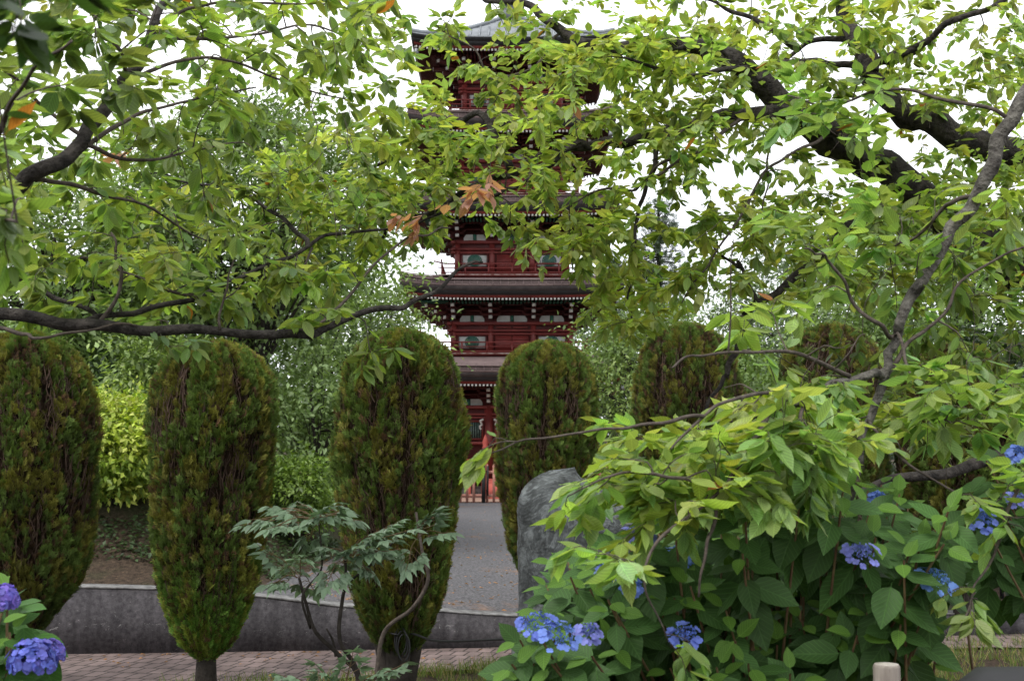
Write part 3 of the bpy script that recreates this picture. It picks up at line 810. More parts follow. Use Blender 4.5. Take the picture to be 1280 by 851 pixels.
# ------------------------------------------------------------------ clipped thujas
PROF = np.array([(0, .02), (.06, .38), (.11, .52), (.19, .70), (.28, .79), (.42, .89), (.6, .985), (.72, 1.0), (.80, .97), (.88, .87), (.94, .70), (.98, .44), (1, .08)])
def thuja_r(t): return np.interp(t, PROF[:, 0], PROF[:, 1])
def thuja_mesh(seed, hw, h, nf, palette):
    r = np.random.default_rng(seed)
    lv = Leaves(FROND, .62)  # fronds darken towards the root, depth shading put into the colour
    ph = r.uniform(0, 10, 3)
    for i in range(nf):
        t = r.uniform(0.01, 1) if i % 5 else r.uniform(.85, 1)
        th = r.uniform(0, 2 * math.pi)
        u3 = Vector((math.cos(th) * 1.5 + ph[0], math.sin(th) * 1.5 + ph[1], t * h * 1.4 + ph[2]))
        lump = mnoise.noise(u3 * 1.3)
        n2 = mnoise.noise(Vector((math.cos(th) * 5 + ph[1], math.sin(th) * 5, t * h * 2.6)))
        n3 = mnoise.noise(u3 * 6)
        tp_ = 1 + palette.get('tp', 0) * (1 - t) * sst(.02, .2, t)
        rad = thuja_r(t) * hw * tp_ * (1 + .14 * lump + .06 * n2) * (1 - .13 * r.random() ** 2)
        p = np.array([math.cos(th) * rad, math.sin(th) * rad, t * h])
        nb = .55 * mnoise.noise(Vector((math.cos(th) * 2.6 + ph[0], math.sin(th) * 2.6 + ph[1], t * h * 1.5))) + .9 * mnoise.noise(Vector((math.cos(th) * 5 + ph[1], math.sin(th) * 5, t * h * 2.6 + 4))) + .35 * n3
        thr = .42 - palette['brown'] * (.3 + .7 * sst(.4, 1, t))
        bare = sst(thr - .12, thr + .14, nb)
        if r.random() < bare * .68: continue
        p[:2] *= 1 - .07 * bare + .03 * max(-nb, 0)
        outw = np.array([math.cos(th), math.sin(th), 0])
        a = unit(outw * .5 + np.array([0, 0, 1.0]) * (.8 if t < .9 else .9) + r.normal(0, .3, 3))
        n = np.array([-math.sin(th), math.cos(th), 0]) * r.choice([-1, 1]) * .6 + outw * .7 + r.normal(0, .4, 3)
        s = r.uniform(.055, .105) * palette.get('size', 1) * (1 - .35 * bare)
        q = r.random(); hue = mnoise.noise(u3 * 3.1 + Vector((7, 3, 1)))
        if q < .10 + .55 * bare: c = np.array([.15, .085, .045]) * r.uniform(.5, 1.6)
        elif hue + r.normal(0, .10) > .08: c = np.array([.24, .235, .045]) * r.uniform(.7, 1.2)
        else: c = np.array([.13, .20, .04]) * r.uniform(.7, 1.3)
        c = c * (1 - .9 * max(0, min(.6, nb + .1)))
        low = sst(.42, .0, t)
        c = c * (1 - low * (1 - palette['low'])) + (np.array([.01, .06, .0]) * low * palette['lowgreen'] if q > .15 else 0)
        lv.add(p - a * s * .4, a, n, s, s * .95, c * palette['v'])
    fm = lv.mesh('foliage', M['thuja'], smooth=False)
    # inner brown mass with vertical twigs
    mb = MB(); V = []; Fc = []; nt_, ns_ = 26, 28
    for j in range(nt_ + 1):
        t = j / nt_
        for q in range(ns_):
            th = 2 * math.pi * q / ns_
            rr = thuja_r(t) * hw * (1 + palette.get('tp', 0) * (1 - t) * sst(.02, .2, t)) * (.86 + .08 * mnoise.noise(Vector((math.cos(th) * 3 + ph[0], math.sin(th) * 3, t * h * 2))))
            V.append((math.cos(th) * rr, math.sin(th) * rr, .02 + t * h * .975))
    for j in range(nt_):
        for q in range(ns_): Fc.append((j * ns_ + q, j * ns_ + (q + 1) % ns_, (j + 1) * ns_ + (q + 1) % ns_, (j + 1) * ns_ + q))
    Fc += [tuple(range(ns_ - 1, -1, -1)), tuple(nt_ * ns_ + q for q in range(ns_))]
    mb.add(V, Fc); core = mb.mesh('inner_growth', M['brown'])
    mb = MB()
    for i in range(2600):
        th = r.uniform(0, 2 * math.pi); t0 = r.uniform(.03, .9); ln = r.uniform(.08, .24); pts = []
        off = r.uniform(.87, .97)
        for s_ in np.linspace(0, 1, 4):
            t = min(.995, t0 + ln * s_ / h); rr = thuja_r(t) * hw * (1 + palette.get('tp', 0) * (1 - t) * sst(.02, .2, t)) * (off + .03 * s_)
            t_h = th + r.normal(0, .03)
            pts.append((math.cos(t_h) * rr, math.sin(t_h) * rr, t * h))
        mb.tube(pts, [.0040, .0035, .0025, .0012], 3, False)
    tw = mb.mesh('twigs', M['brownstem'])
    return fm, core, tw
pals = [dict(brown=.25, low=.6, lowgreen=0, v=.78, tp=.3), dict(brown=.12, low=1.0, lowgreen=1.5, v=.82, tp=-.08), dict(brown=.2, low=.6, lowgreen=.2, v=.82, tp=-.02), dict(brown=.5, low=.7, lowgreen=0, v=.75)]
HT = 2.30
TM = [thuja_mesh(21 + i, .47, HT, 21000, p) for i, p in enumerate(pals)]
def thuja(px, ytop, Y, hwpx, gz, mi, rot, label, zb=None, trunks=1):
    c = at(px, ytop, Y); s = hwpx * Y / F / .47
    zb = zb if zb is not None else gz + .22
    o = empty('clipped_thuja', (c[0], Y, gz), label, 'thuja', 'clipped thuja columns in a row')
    hs = (c[2] - zb) / HT
    for nm, me in zip(('foliage', 'inner_growth', 'twigs'), TM[mi]):
        ch = link(nm, me, o); ch.location = (0, 0, zb - gz); ch.scale = (s, s, hs); ch.rotation_euler = (0, 0, rot)
    mb = MB(); r_ = random.Random(px)
    for k in range(trunks):
        dx, dy = (-.075 + .05 * k, r_.uniform(-.05, .03)) if trunks > 1 else (0, 0)
        pts = catmull([(dx * .5, dy * .5, -.05), (dx, dy, .15), (dx * 1.7, dy * 1.5, .42), (dx * 2.6, dy * 3, .9), (dx * 3, dy * 3, 1.5)], 4)
        mb.tube(pts, np.linspace(.085 if trunks == 1 else .062, .035, len(pts)), 10)
    me = mb.mesh('trunk', M['brownstem'], True); me.materials[0] = M['farbark']; tr = link('trunk', me, o)
    return o
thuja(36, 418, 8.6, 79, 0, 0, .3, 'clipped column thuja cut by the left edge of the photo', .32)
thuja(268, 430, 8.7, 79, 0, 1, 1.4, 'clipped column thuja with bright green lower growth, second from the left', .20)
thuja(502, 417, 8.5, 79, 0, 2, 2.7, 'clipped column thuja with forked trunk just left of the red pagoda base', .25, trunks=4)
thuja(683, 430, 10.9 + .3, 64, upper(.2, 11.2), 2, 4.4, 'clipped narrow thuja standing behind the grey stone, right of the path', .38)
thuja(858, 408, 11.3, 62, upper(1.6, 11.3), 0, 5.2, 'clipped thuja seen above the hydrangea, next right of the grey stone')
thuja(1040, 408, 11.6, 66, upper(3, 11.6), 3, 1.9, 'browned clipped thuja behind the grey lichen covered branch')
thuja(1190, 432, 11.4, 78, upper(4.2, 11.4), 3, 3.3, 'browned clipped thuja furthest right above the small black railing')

# dead vine stem leaning on the third thuja
mb = MB(); mb.tube(catmull([at(470, 851, 8.0), at(480, 790, 8.0), at(515, 760, 7.95), at(535, 725, 7.95), at(528, 690, 7.95), at(520, 640, 8.0)], 6), np.linspace(.016, .009, 31), 7)
tag(mb.build('vine_stem', M['twig'], smooth=True), 'bare grey woody stem climbing against the trunk of the forked thuja', 'stem')
p0 = at(500, 790, 8.35); p1 = at(660, 797, 5.6)
mb = MB(); mb.tube(catmull([p0 + np.array([-.12, 0, .02]), p0 + np.array([-.02, -.1, 0]), p0 + np.array([.1, -.08, 0]), p0 * .6 + p1 * .4 + np.array([0, 0, -.04]), p1], 6), .007, 6)
tag(mb.build('cable', M['cable'], smooth=True), 'thin black cable tied round the forked thuja and running right', 'cable')
mb = MB(); c = at(505, 800, 8.3)
for k in range(3):
    mb.tube([c + np.array([-.02 + .04 * math.cos(t) + .012 * k, -.03 - .01 * k, .09 * math.sin(t) - .02 * k]) for t in np.linspace(0, 2 * math.pi, 17)], .006, 5, False)
tag(mb.build('cable_coil', M['cable'], smooth=True), 'coil of black cable hanging on the trunk of the forked thuja', 'cable')

# ------------------------------------------------------------------ cherry trees
class Cherry:
    def __init__(s, name, base, label, seed):
        s.root = empty(name, base, label, 'tree'); s.r = np.random.default_rng(seed)
        s.tr = MB(); s.tw = MB(); s.gt = MB(); s.lv = Leaves(CHERRY); s.nodes = []; s.nr = []
    def limb(s, pts, r0, r1, seg=7, jit=.02, tw=False, n=9, frompx=True, attach=True):
        P = [at(*p) if frompx else np.array(p, float) for p in pts]
        Q = catmull(P, seg); m = len(Q)
        nz = s.r.normal(0, jit * 1.5, (m, 3)); nz[0] = 0; k = np.array([.08, .24, .36, .24, .08])
        for _ in range(2):
            for a in range(3): nz[:, a] = np.convolve(nz[:, a], k, 'same')
        nz[0] = 0
        Q = Q + nz
        rad = np.linspace(r0, r1, m) * (1 + np.convolve(s.r.normal(0, .07, m), [.25, .5, .25], 'same'))
        (s.tw if tw else s.tr).tube(Q, rad, n)
        if attach:
            for q, rr in zip(Q, rad): s.nodes.append(q); s.nr.append(rr)
        return Q
    def leaf_col(s, tone, p):
        r = s.r; v = r.uniform(.7, 1.25)
        nz = mnoise.noise(Vector(p) * 2.2)
        c = np.array(tone) * v * (1 + .35 * nz)
        c[0] *= r.uniform(.85, 1.15)
        return c
    def leaves_on(s, Q, tone, size, n, spread=1.0, tipcount=5, red=0):
        m = len(Q); r = s.r; tone = np.array(tone) * r.uniform(.78, 1.2) * np.array([r.uniform(.86, 1.06), 1, r.uniform(.7, 1.25)])
        d = np.linalg.norm(np.diff(Q, axis=0), axis=1); cum = np.concatenate([[0], np.cumsum(d)]); tot = cum[-1]
        for k in range(n + tipcount):
            f = (tot - r.random() ** 1.2 * min(tot, .55 * spread)) if k < n else tot - r.uniform(0, .03)
            i = min(m - 2, max(0, np.searchsorted(cum, f) - 1)); u = (f - cum[i]) / (d[i] + 1e-9)
            p = Q[i] + (Q[i + 1] - Q[i]) * u; tdir = unit(Q[i + 1] - Q[i])
            side = unit(np.cross(tdir, [0, 0, 1]) + r.normal(0, .12, 3)) * (1 if (k % 2) else -1)
            al = r.uniform(.4, 1.2)
            a = unit(tdir * r.uniform(.3, .9) + side * al + np.array([0, 0, -1]) * r.uniform(-.12, .52) + r.normal(0, .16, 3))
            nn = unit(np.array([0, 0, 1.0]) + r.normal(0, .27, 3))
            ln = size * r.uniform(.5, 1.08)
            col = s.leaf_col(tone, p)
            if r.random() < red: col = np.array([.50, .27, .20]) * r.uniform(.8, 1.15)
            elif r.random() < .002: col = np.array([.30, .12, .03])
            pp = p + a * .2 * ln
            s.lv.add(pp, a, nn, ln, ln * r.uniform(.42, .52), col)
    def spray(s, tgt, tone, size, n=9, leafy=True, bow=.12, tip=5, red=0, maxd=1.6):
        r = s.r; P = np.array(s.nodes); t = np.array(tgt, float)
        d = np.linalg.norm(P - t, axis=1); i = int(np.argmin(d + np.maximum(0, .12 - d) * 5)); dist = d[i]
        a = P[i]
        dr = t - a
        perp = r.normal(0, .12, 3) * dist
        c1 = a + dr * .35 + perp * .7 + np.array([0, 0, bow * dist]); c2 = a + dr * .72 + r.normal(0, .03, 3) * dist + np.array([0, 0, bow * dist * .8])
        nn = max(4, int(dist / .1))
        Q = catmull([a, c1, c2, t], max(2, nn // 3 + 1))
        r0 = min(s.nr[i] * .7, .0022 + .0075 * dist); r1 = .0014
        rad = np.linspace(r0, r1, len(Q))
        s.tw.tube(Q, rad, 4, False)
        for q, rr in list(zip(Q, rad))[1:-1]: s.nodes.append(q); s.nr.append(rr)
        if leafy: s.leaves_on(Q, tone, size, n, 1.0, tip, red)
    def fill(s, poly, d0, d1, count, tone, size, n=9, leafy=True, tip=5, red=0, dz=0, tones=None):
        """twigs whose ends are spread through a volume of the crown"""
        r = s.r; poly = np.array(poly, float); lo = poly.min(0); hi = poly.max(0); T = []
        while len(T) < count:
            x, y = r.uniform(lo, hi)
            ins = False; j = len(poly) - 1
            for i in range(len(poly)):
                xi, yi = poly[i]; xj, yj = poly[j]
                if (yi > y) != (yj > y) and x < (xj - xi) * (y - yi) / (yj - yi) + xi: ins = not ins
                j = i
            if ins: T.append(at(x, y, r.uniform(d0, d1)))
        P = np.array(s.nodes)
        T.sort(key=lambda t: np.linalg.norm(P - t, axis=1).min())
        for t in T:
            tn = tone if tones is None or r.random() < .6 else tones
            s.spray(t, tn, size, n, leafy, tip=tip, red=red)
    def done(s, barkm, twigm):
        s.tr.build('trunk', barkm, s.root, True)
        if s.tw.n: s.tw.build('twigs', twigm, s.root, True)
        s.lv.build('crown', M['leaf'], s.root)

DG = (.18, .25, .09)      # dark green
MG = (.245, .33, .10)
YG = (.35, .42, .125)      # fresh yellow green

# --- cherry on the left (trunk outside the frame at the left)
cl = Cherry('cherry_tree', (-3.6, 4.9, 0), 'cherry tree whose long level branch enters from the left edge', 41)
cl.limb([(-3.6, 4.9, -.1), (-3.55, 4.88, .8), (-3.4, 4.85, 1.6), (-3.25, 4.8, 2.3), (-3.2, 4.9, 3.2), (-3.3, 5.2, 4.2)], .17, .10, frompx=False, n=14, attach=False)
b0 = (-3.40, 4.85, 1.55); inv = lambda p: None
def px_of(p):
    """world point to photo pixel at its depth, so limbs can start at a joint"""
    x, y, z = p; zc = (y * math.cos(PITCH) + (z - EYE) * math.sin(PITCH)); yc = -(y) * math.sin(PITCH) + (z - EYE) * math.cos(PITCH)
    return (640 + F * x / zc, 425.5 - F * yc / zc, y)
A = cl.limb([px_of((-3.3, 4.82, 2.05)), (-150, 400, 4.8), (0, 401, 4.7), (110, 407, 4.7), (230, 413, 4.8), (345, 417, 4.9), (400, 405, 5.0), (480, 386, 5.1), (530, 371, 5.2), (575, 340, 5.3), (602, 328, 5.3)], .031, .005)
cl.limb([(-50, 395, 4.78), (15, 410, 4.6), (50, 423, 4.55), (100, 416, 4.6), (170, 412, 4.7)], .010, .004, tw=True, n=6)
cl.limb([(-150, 330, 4.8), (-60, 336, 4.9), (0, 345, 4.9), (50, 360, 4.9), (95, 388, 4.85), (140, 405, 4.8)], .013, .009)
cl.limb([(100, 408, 4.7), (170, 388, 4.9), (245, 366, 5.1), (330, 330, 5.3), (385, 308, 5.4), (440, 295, 5.5), (490, 290, 5.6)], .013, .006)
cl.limb([(345, 417, 4.9), (410, 400, 5.1), (470, 330, 5.3), (530, 290, 5.5), (565, 285, 5.6)], .008, .004, tw=True, n=6)
cl.limb([(245, 366, 5.1), (150, 340, 5.0), (95, 325, 5.0), (60, 300, 5.0)], .008, .003, tw=True, n=6)
cl.limb([(385, 308, 5.4), (350, 270, 5.6), (300, 235, 5.8), (240, 232, 6.0), (170, 218, 6.1)], .012, .004)
cl.limb([(390, 310, 5.4), (375, 350, 5.3), (368, 300, 5.3)], .006, .003, tw=True, n=5)
cl.limb([(120, 408, 4.7), (143, 350, 4.7), (147, 330, 4.7), (135, 290, 4.7)], .009, .004, tw=True, n=6)
cl.limb([(275, 412, 4.8), (282, 370, 4.8), (292, 320, 4.8)], .007, .003, tw=True, n=6)
B = cl.limb([px_of((-3.2, 4.88, 3.0)), (-120, 290, 4.2), (-30, 262, 3.9), (30, 235, 3.8), (60, 212, 3.8), (105, 170, 3.85), (145, 120, 3.95), (178, 65, 4.05), (205, 5, 4.2), (215, -50, 4.3)], .036, .012)
for pts, r0 in (([(60, 212, 3.8), (130, 168, 4.0), (185, 138, 4.2), (250, 125, 4.4), (320, 110, 4.5)], .010),
                ([(130, 140, 3.9), (160, 105, 4.0), (230, 75, 4.2), (280, 76, 4.3), (350, 98, 4.5), (430, 122, 4.7)], .009),
                ([(195, 30, 4.2), (240, 12, 4.3), (290, 4, 4.4), (370, 6, 4.5), (450, 12, 4.6)], .008),
                ([(105, 170, 3.85), (60, 140, 3.8), (30, 110, 3.7), (0, 90, 3.6)], .008),
                ([(45, 225, 3.8), (110, 240, 4.0), (190, 265, 4.3), (260, 300, 4.6)], .009),
                ([(160, 100, 4.0), (150, 60, 3.9), (120, 30, 3.9), (100, 0, 3.9)], .008),
                ([(95, 180, 3.85), (160, 200, 4.0), (230, 190, 4.2), (300, 180, 4.4)], .008),
                ([(190, 40, 4.1), (240, 50, 4.4), (300, 45, 4.7), (380, 30, 5.0), (460, 60, 5.3)], .009),
                ([(-30, 262, 3.9), (-20, 200, 3.3), (10, 140, 2.9), (40, 90, 2.7), (90, 50, 2.6)], .010),
                ([(-30, 262, 3.9), (-30, 280, 3.0), (-5, 275, 2.4), (20, 280, 2.2)], .008)):
    cl.limb(pts, r0, .003, tw=True, n=6, jit=.008)
TL = [(-40, -40), (560, -40), (500, 60), (380, 130), (300, 200), (130, 330), (-40, 360)]
cl.fill([(-40, -30), (500, -30), (470, 70), (330, 130), (240, 170), (-40, 240)], 3.6, 5.2, 88, MG, .088, 9)
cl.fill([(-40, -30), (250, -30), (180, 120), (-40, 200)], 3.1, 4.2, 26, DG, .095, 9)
cl.fill([(200, 60), (520, 20), (500, 150), (430, 210), (230, 210)], 4.4, 5.6, 40, MG, .085, 8)
cl.fill([(-40, 200), (260, 170), (330, 240), (300, 330), (-40, 360)], 4.0, 5.6, 80, MG, .085, 8)
cl.fill([(160, 240), (480, 200), (520, 300), (420, 360), (200, 390), (120, 330)], 5.2, 6.6, 85, YG, .085, 8, tones=MG)
cl.fill([(0, 330), (280, 320), (340, 400), (0, 398)], 4.7, 5.4, 30, MG, .09, 7)
cl.fill([(180, 418), (280, 418), (250, 450), (200, 440)], 4.6, 4.8, 4, DG, .085, 4, tip=3)
cl.fill([(300, 330), (420, 330), (480, 400), (320, 410)], 4.8, 5.5, 16, MG, .09, 6)
cl.fill([(440, 440), (500, 430), (510, 480), (455, 480)], 4.8, 5.1, 3, MG, .09, 6)
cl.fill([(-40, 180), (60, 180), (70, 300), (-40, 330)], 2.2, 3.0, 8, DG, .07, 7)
cl.fill([(-40, 250), (60, 230), (60, 330), (-40, 330)], 2.1, 2.8, 5, MG, .08, 6)
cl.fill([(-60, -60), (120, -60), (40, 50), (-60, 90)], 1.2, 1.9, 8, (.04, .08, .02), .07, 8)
cl.fill([(130, 190), (160, 185), (160, 205), (130, 205)], 4.2, 4.4, 1, MG, .09, 2, red=.9)
cl.fill([(-40, 0), (500, 0), (480, 300), (-40, 380)], 4.2, 6.2, 150, MG, .1, 0, leafy=False)
cl.fill([(330, -20), (540, -20), (520, 120), (470, 220), (360, 200)], 4.6, 6.2, 34, MG, .08, 8, tones=YG)
cl.fill([(240, 160), (480, 150), (500, 290), (330, 330)], 5.4, 6.8, 40, YG, .08, 9, tones=MG)
cl.fill([(60, -20), (420, -20), (380, 130), (60, 200)], 4.2, 5.8, 22, MG, .075, 9, tones=YG)
cl.fill([(-200, -150), (480, -150), (480, -20), (-200, -20)], 4.2, 5.4, 12, MG, .085, 9)
cl.done(M['bark'], M['twig'])

# --- big dark cherry on the right, its boughs reach over the pagoda
cr = Cherry('cherry_tree', (4.6, 7.4, 0), 'large dark barked cherry tree with thick boughs from the right edge', 77)
cr.limb([(4.6, 7.4, -.1), (4.45, 7.35, .9), (4.1, 7.3, 1.9), (3.6, 7.2, 2.75), (3.3, 7.1, 3.4)], .28, .20, frompx=False, n=16, attach=False, jit=.03)
J = px_of((3.6, 7.2, 2.8))
cr.limb([px_of((4.3, 7.33, 1.5)), (1400, 400, 7.3), (1300, 345, 7.2), (1245, 318, 7.1), (1200, 284, 7.1), (1158, 252, 7.0), (1115, 222, 6.9), (1068, 192, 6.8), (1020, 165, 6.7), (965, 118, 6.6), (930, 88, 6.6), (880, 68, 6.6), (820, 60, 6.7), (750, 64, 6.8), (700, 42, 6.9), (660, 22, 7.0), (610, 2, 7.1), (580, -30, 7.2)], .145, .006, n=12, jit=.03)
cr.limb([px_of((3.3, 7.1, 3.4)), (1330, 215, 7.0), (1285, 198, 6.9), (1230, 180, 6.8), (1170, 158, 6.7), (1125, 138, 6.7), (1095, 108, 6.7), (1078, 70, 6.7), (1066, 35, 6.8), (1046, -5, 6.9), (1035, -60, 7.0)], .105, .035, n=12, jit=.03)
cr.limb([(1120, 218, 6.9), (1080, 195, 6.7), (1040, 155, 6.5), (985, 142, 6.3), (925, 143, 6.2), (890, 152, 6.2), (840, 158, 6.2), (795, 172, 6.25), (750, 180, 6.3), (700, 190, 6.4), (640, 214, 6.5), (590, 238, 6.5), (540, 262, 6.6), (505, 275, 6.6), (475, 300, 6.7)], .045, .010, n=9)
cr.limb([(750, 180, 6.3), (720, 178, 6.3), (690, 195, 6.2), (650, 230, 6.2), (620, 240, 6.2), (560, 265, 6.1), (510, 290, 6.1)], .016, .006)
cr.limb([(640, 214, 6.5), (600, 145, 6.5), (560, 160, 6.6), (520, 170, 6.6), (480, 200, 6.7), (465, 205, 6.7)], .022, .008)
cr.limb([(1090, 95, 6.7), (1060, 82, 6.5), (1010, 80, 6.4), (950, 88, 6.3), (890, 92, 6.2), (850, 92, 6.2), (780, 75, 6.2)], .022, .008)
cr.limb([(1150, 60, 6.8), (1110, 75, 6.8), (1080, 80, 6.7)], .022, .02)
cr.limb([(1085, 85, 6.7), (1130, 65, 6.6), (1165, 48, 6.5), (1200, 25, 6.4), (1250, 2, 6.4), (1290, -30, 6.4)], .026, .012)
cr.limb([(1070, 60, 6.8), (1030, 52, 6.9), (1000, 62, 7.0), (960, 85, 7.0), (925, 105, 7.0)], .020, .007)
cr.limb([(1000, 62, 6.9), (950, 30, 6.9), (900, 10, 7.0), (870, -10, 7.0)], .018, .008)
cr.limb([(930, 88, 6.6), (920, 70, 6.5), (880, 45, 6.4), (850, 60, 6.4), (835, 62, 6.4)], .013, .007)
cr.limb([(835, 160, 6.2), (824, 185, 6.1), (815, 222, 6.1), (800, 252, 6.1), (793, 290, 6.1), (790, 330, 6.1), (787, 372, 6.1), (790, 415, 6.1)], .016, .004, n=7, jit=.012)
cr.limb([(815, 222, 6.1), (835, 200, 6.0), (845, 175, 6.0), (868, 150, 6.1)], .008, .006, tw=True, n=6)
cr.limb([(930, 145, 6.2), (890, 175, 6.1), (850, 200, 6.0), (800, 230, 6.0), (760, 240, 6.1), (715, 255, 6.1)], .012, .004, tw=True, n=6)
cr.limb([(1040, 155, 6.5), (1000, 190, 6.3), (960, 215, 6.2), (905, 300, 6.1), (870, 352, 6.1), (850, 380, 6.1)], .011, .003, tw=True, n=6)
cr.limb([(965, 118, 6.6), (965, 170, 6.4), (962, 210, 6.3), (950, 260, 6.3), (940, 300, 6.3)], .008, .003, tw=True, n=6)
cr.limb([(1180, 275, 7.0), (1140, 265, 6.9), (1090, 262, 6.8), (1060, 285, 6.7), (1030, 318, 6.6), (985, 352, 6.5), (945, 380, 6.5), (930, 410, 6.5), (918, 440, 6.5), (905, 470, 6.5)], .038, .014, n=9)
cr.limb([(945, 380, 6.5), (925, 335, 6.5), (915, 330, 6.5), (890, 300, 6.6)], .014, .006)
cr.limb([px_of((4.4, 7.34, 1.2)), (1350, 520, 7.0), (1280, 558, 6.6), (1220, 578, 6.4), (1150, 590, 6.2), (1090, 610, 6.1), (1030, 618, 6.0)], .05, .015, n=9)
cr.limb([(905, 470, 6.5), (880, 510, 6.5), (860, 560, 6.5)], .012, .006)
cr.limb([(700, 42, 6.9), (660, 80, 6.9), (620, 100, 6.8), (590, 60, 6.8), (545, 30, 6.8)], .009, .004, tw=True, n=6)
# leaf masses
cr.fill([(330, 200), (480, 120), (640, 60), (760, 70), (900, 60), (930, 190), (860, 300), (760, 320), (640, 320), (540, 250), (400, 320)], 5.6, 7.3, 235, YG, .08, 11, tones=MG)
cr.fill([(560, 120), (800, 110), (820, 180), (740, 230), (600, 230), (540, 180)], 5.5, 6.4, 28, YG, .08, 9)
cr.fill([(690, 300), (900, 270), (890, 380), (790, 410), (770, 470), (730, 400)], 6.0, 7.6, 36, YG, .078, 9, tones=MG)
cr.fill([(440, 180), (560, 150), (560, 300), (470, 330), (400, 260)], 6.0, 7.0, 61, YG, .085, 9, tones=MG)
cr.fill([(640, 290), (760, 260), (800, 310), (720, 350), (650, 345)], 5.8, 6.4, 25, YG, .085, 9)
cr.fill([(460, 20), (700, 10), (720, 60), (560, 80), (500, 90)], 6.6, 7.4, 21, MG, .09, 7)
cr.fill([(660, 60), (780, 20), (900, 30), (860, 100), (700, 100)], 6.0, 6.8, 48, YG, .085, 9)
cr.fill([(820, -30), (1300, -30), (1300, 160), (1100, 150), (900, 130), (780, 60)], 5.8, 7.6, 177, MG, .09, 8, tones=YG)
cr.fill([(870, 130), (1040, 160), (1060, 230), (930, 230), (860, 200)], 5.6, 6.4, 25, MG, .09, 8)
cr.fill([(880, 240), (1060, 230), (1060, 360), (960, 400), (880, 360)], 5.8, 7.2, 61, YG, .09, 8, tones=MG)
cr.fill([(740, 340), (800, 330), (900, 340), (860, 385), (785, 430), (740, 430)], 6.0, 7.0, 54, YG, .09, 8)
cr.fill([(870, 260), (1290, 200), (1290, 400), (1100, 380), (1000, 370)], 6.2, 8.2, 194, MG, .09, 8, tones=YG)
cr.fill([(1050, 170), (1290, 210), (1290, 340), (1080, 320)], 6.0, 7.2, 80, MG, .09, 8)
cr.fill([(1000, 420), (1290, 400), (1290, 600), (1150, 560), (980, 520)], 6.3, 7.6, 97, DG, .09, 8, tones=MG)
cr.fill([(760, 20), (1290, 0), (1290, 300), (850, 330)], 6.0, 7.4, 145, MG, .1, 0, leafy=False)
cr.fill([(570, 235), (610, 235), (605, 268), (575, 260)], 5.35, 5.5, 3, MG, .10, 3, red=.9, tip=6)
cr.fill([(488, 262), (525, 262), (520, 290), (495, 285)], 5.35, 5.5, 3, MG, .10, 3, red=.9, tip=6)
cr.fill([(560, -20), (760, -20), (780, 40), (700, 70), (560, 60), (500, 40)], 6.0, 7.4, 26, YG, .08, 8, tones=MG)
cr.fill([(700, 40), (1000, 60), (980, 200), (860, 230), (760, 130)], 5.8, 7.0, 40, YG, .08, 9, tones=MG)
cr.fill([(830, 200), (1000, 220), (960, 330), (850, 330)], 6.0, 7.4, 14, YG, .075, 7, tones=MG)
cr.fill([(850, -30), (1300, -30), (1300, 200), (1100, 170), (950, 120)], 6.0, 8.0, 60, YG, .075, 9, tones=MG)
cr.fill([(950, 220), (1290, 240), (1290, 390), (1000, 360)], 6.5, 8.5, 50, YG, .075, 9, tones=MG)
cr.fill([(560, -150), (1400, -150), (1400, -20), (560, -20)], 6.2, 7.6, 22, MG, .085, 9)
cr.fill([(540, 110), (640, 75), (840, 80), (860, 200), (740, 270), (600, 270), (530, 210)], 5.8, 7.2, 95, YG, .072, 11, tones=MG)
cr.fill([(1000, -20), (1290, -20), (1290, 190), (1120, 160)], 6.2, 8.0, 30, YG, .07, 10, tones=MG)
cr.done(M['bark'], M['twig'])

# --- grey lichened cherry nearer on the right
cf = Cherry('cherry_tree', (2.5, 4.1, 0), 'nearer cherry tree with a lichen grey trunk drooping over the hydrangea', 99)
cf.limb([(2.6, 4.5, -.1), (2.55, 4.45, 1.0), (2.45, 4.4, 2.0), (2.2, 4.35, 2.6), (2.05, 4.3, 2.95)], .09, .05, frompx=False, n=12, attach=False)
cf.limb([px_of((2.1, 4.3, 2.85)), (1300, 108, 4.3), (1262, 150, 4.3), (1238, 200, 4.3), (1215, 250, 4.3), (1190, 285, 4.3), (1160, 335, 4.3), (1135, 385, 4.3), (1118, 420, 4.3), (1108, 455, 4.25), (1098, 490, 4.25), (1085, 525, 4.2), (1075, 570, 4.15), (1068, 610, 4.1), (1062, 640, 4.1)], .030, .009, n=10, jit=.012)
cf.limb([(1106, 465, 4.25), (1085, 466, 4.15), (1058, 474, 4.1), (1035, 484, 4.0), (1010, 497, 3.95), (980, 508, 3.9), (950, 520, 3.8), (915, 528, 3.7)], .017, .006, jit=.008)
cf.limb([(1218, 245, 4.3), (1185, 255, 4.4), (1160, 290, 4.5), (1120, 310, 4.6)], .011, .004, tw=True, n=6)
cf.limb([(1118, 420, 4.3), (1085, 395, 4.2), (1050, 350, 4.2), (1030, 320, 4.1), (1005, 315, 4.0)], .009, .003, tw=True, n=6)
cf.limb([(1098, 490, 4.25), (1140, 420, 4.3), (1175, 380, 4.3), (1240, 330, 4.3), (1290, 300, 4.3)], .009, .004, tw=True, n=6)
cf.limb([(1118, 420, 4.3), (1150, 470, 4.0), (1180, 510, 3.9), (1190, 525, 3.9), (1210, 530, 3.9)], .006, .002, tw=True, n=6)
cf.limb([(1062, 470, 4.1), (1000, 445, 3.9), (940, 440, 3.8), (870, 445, 3.7), (840, 460, 3.6)], .008, .003, tw=True, n=6, jit=.006)
cf.limb([(1010, 497, 3.95), (960, 490, 3.7), (910, 500, 3.5), (870, 525, 3.4), (840, 560, 3.3)], .008, .003, tw=True, n=6, jit=.006)
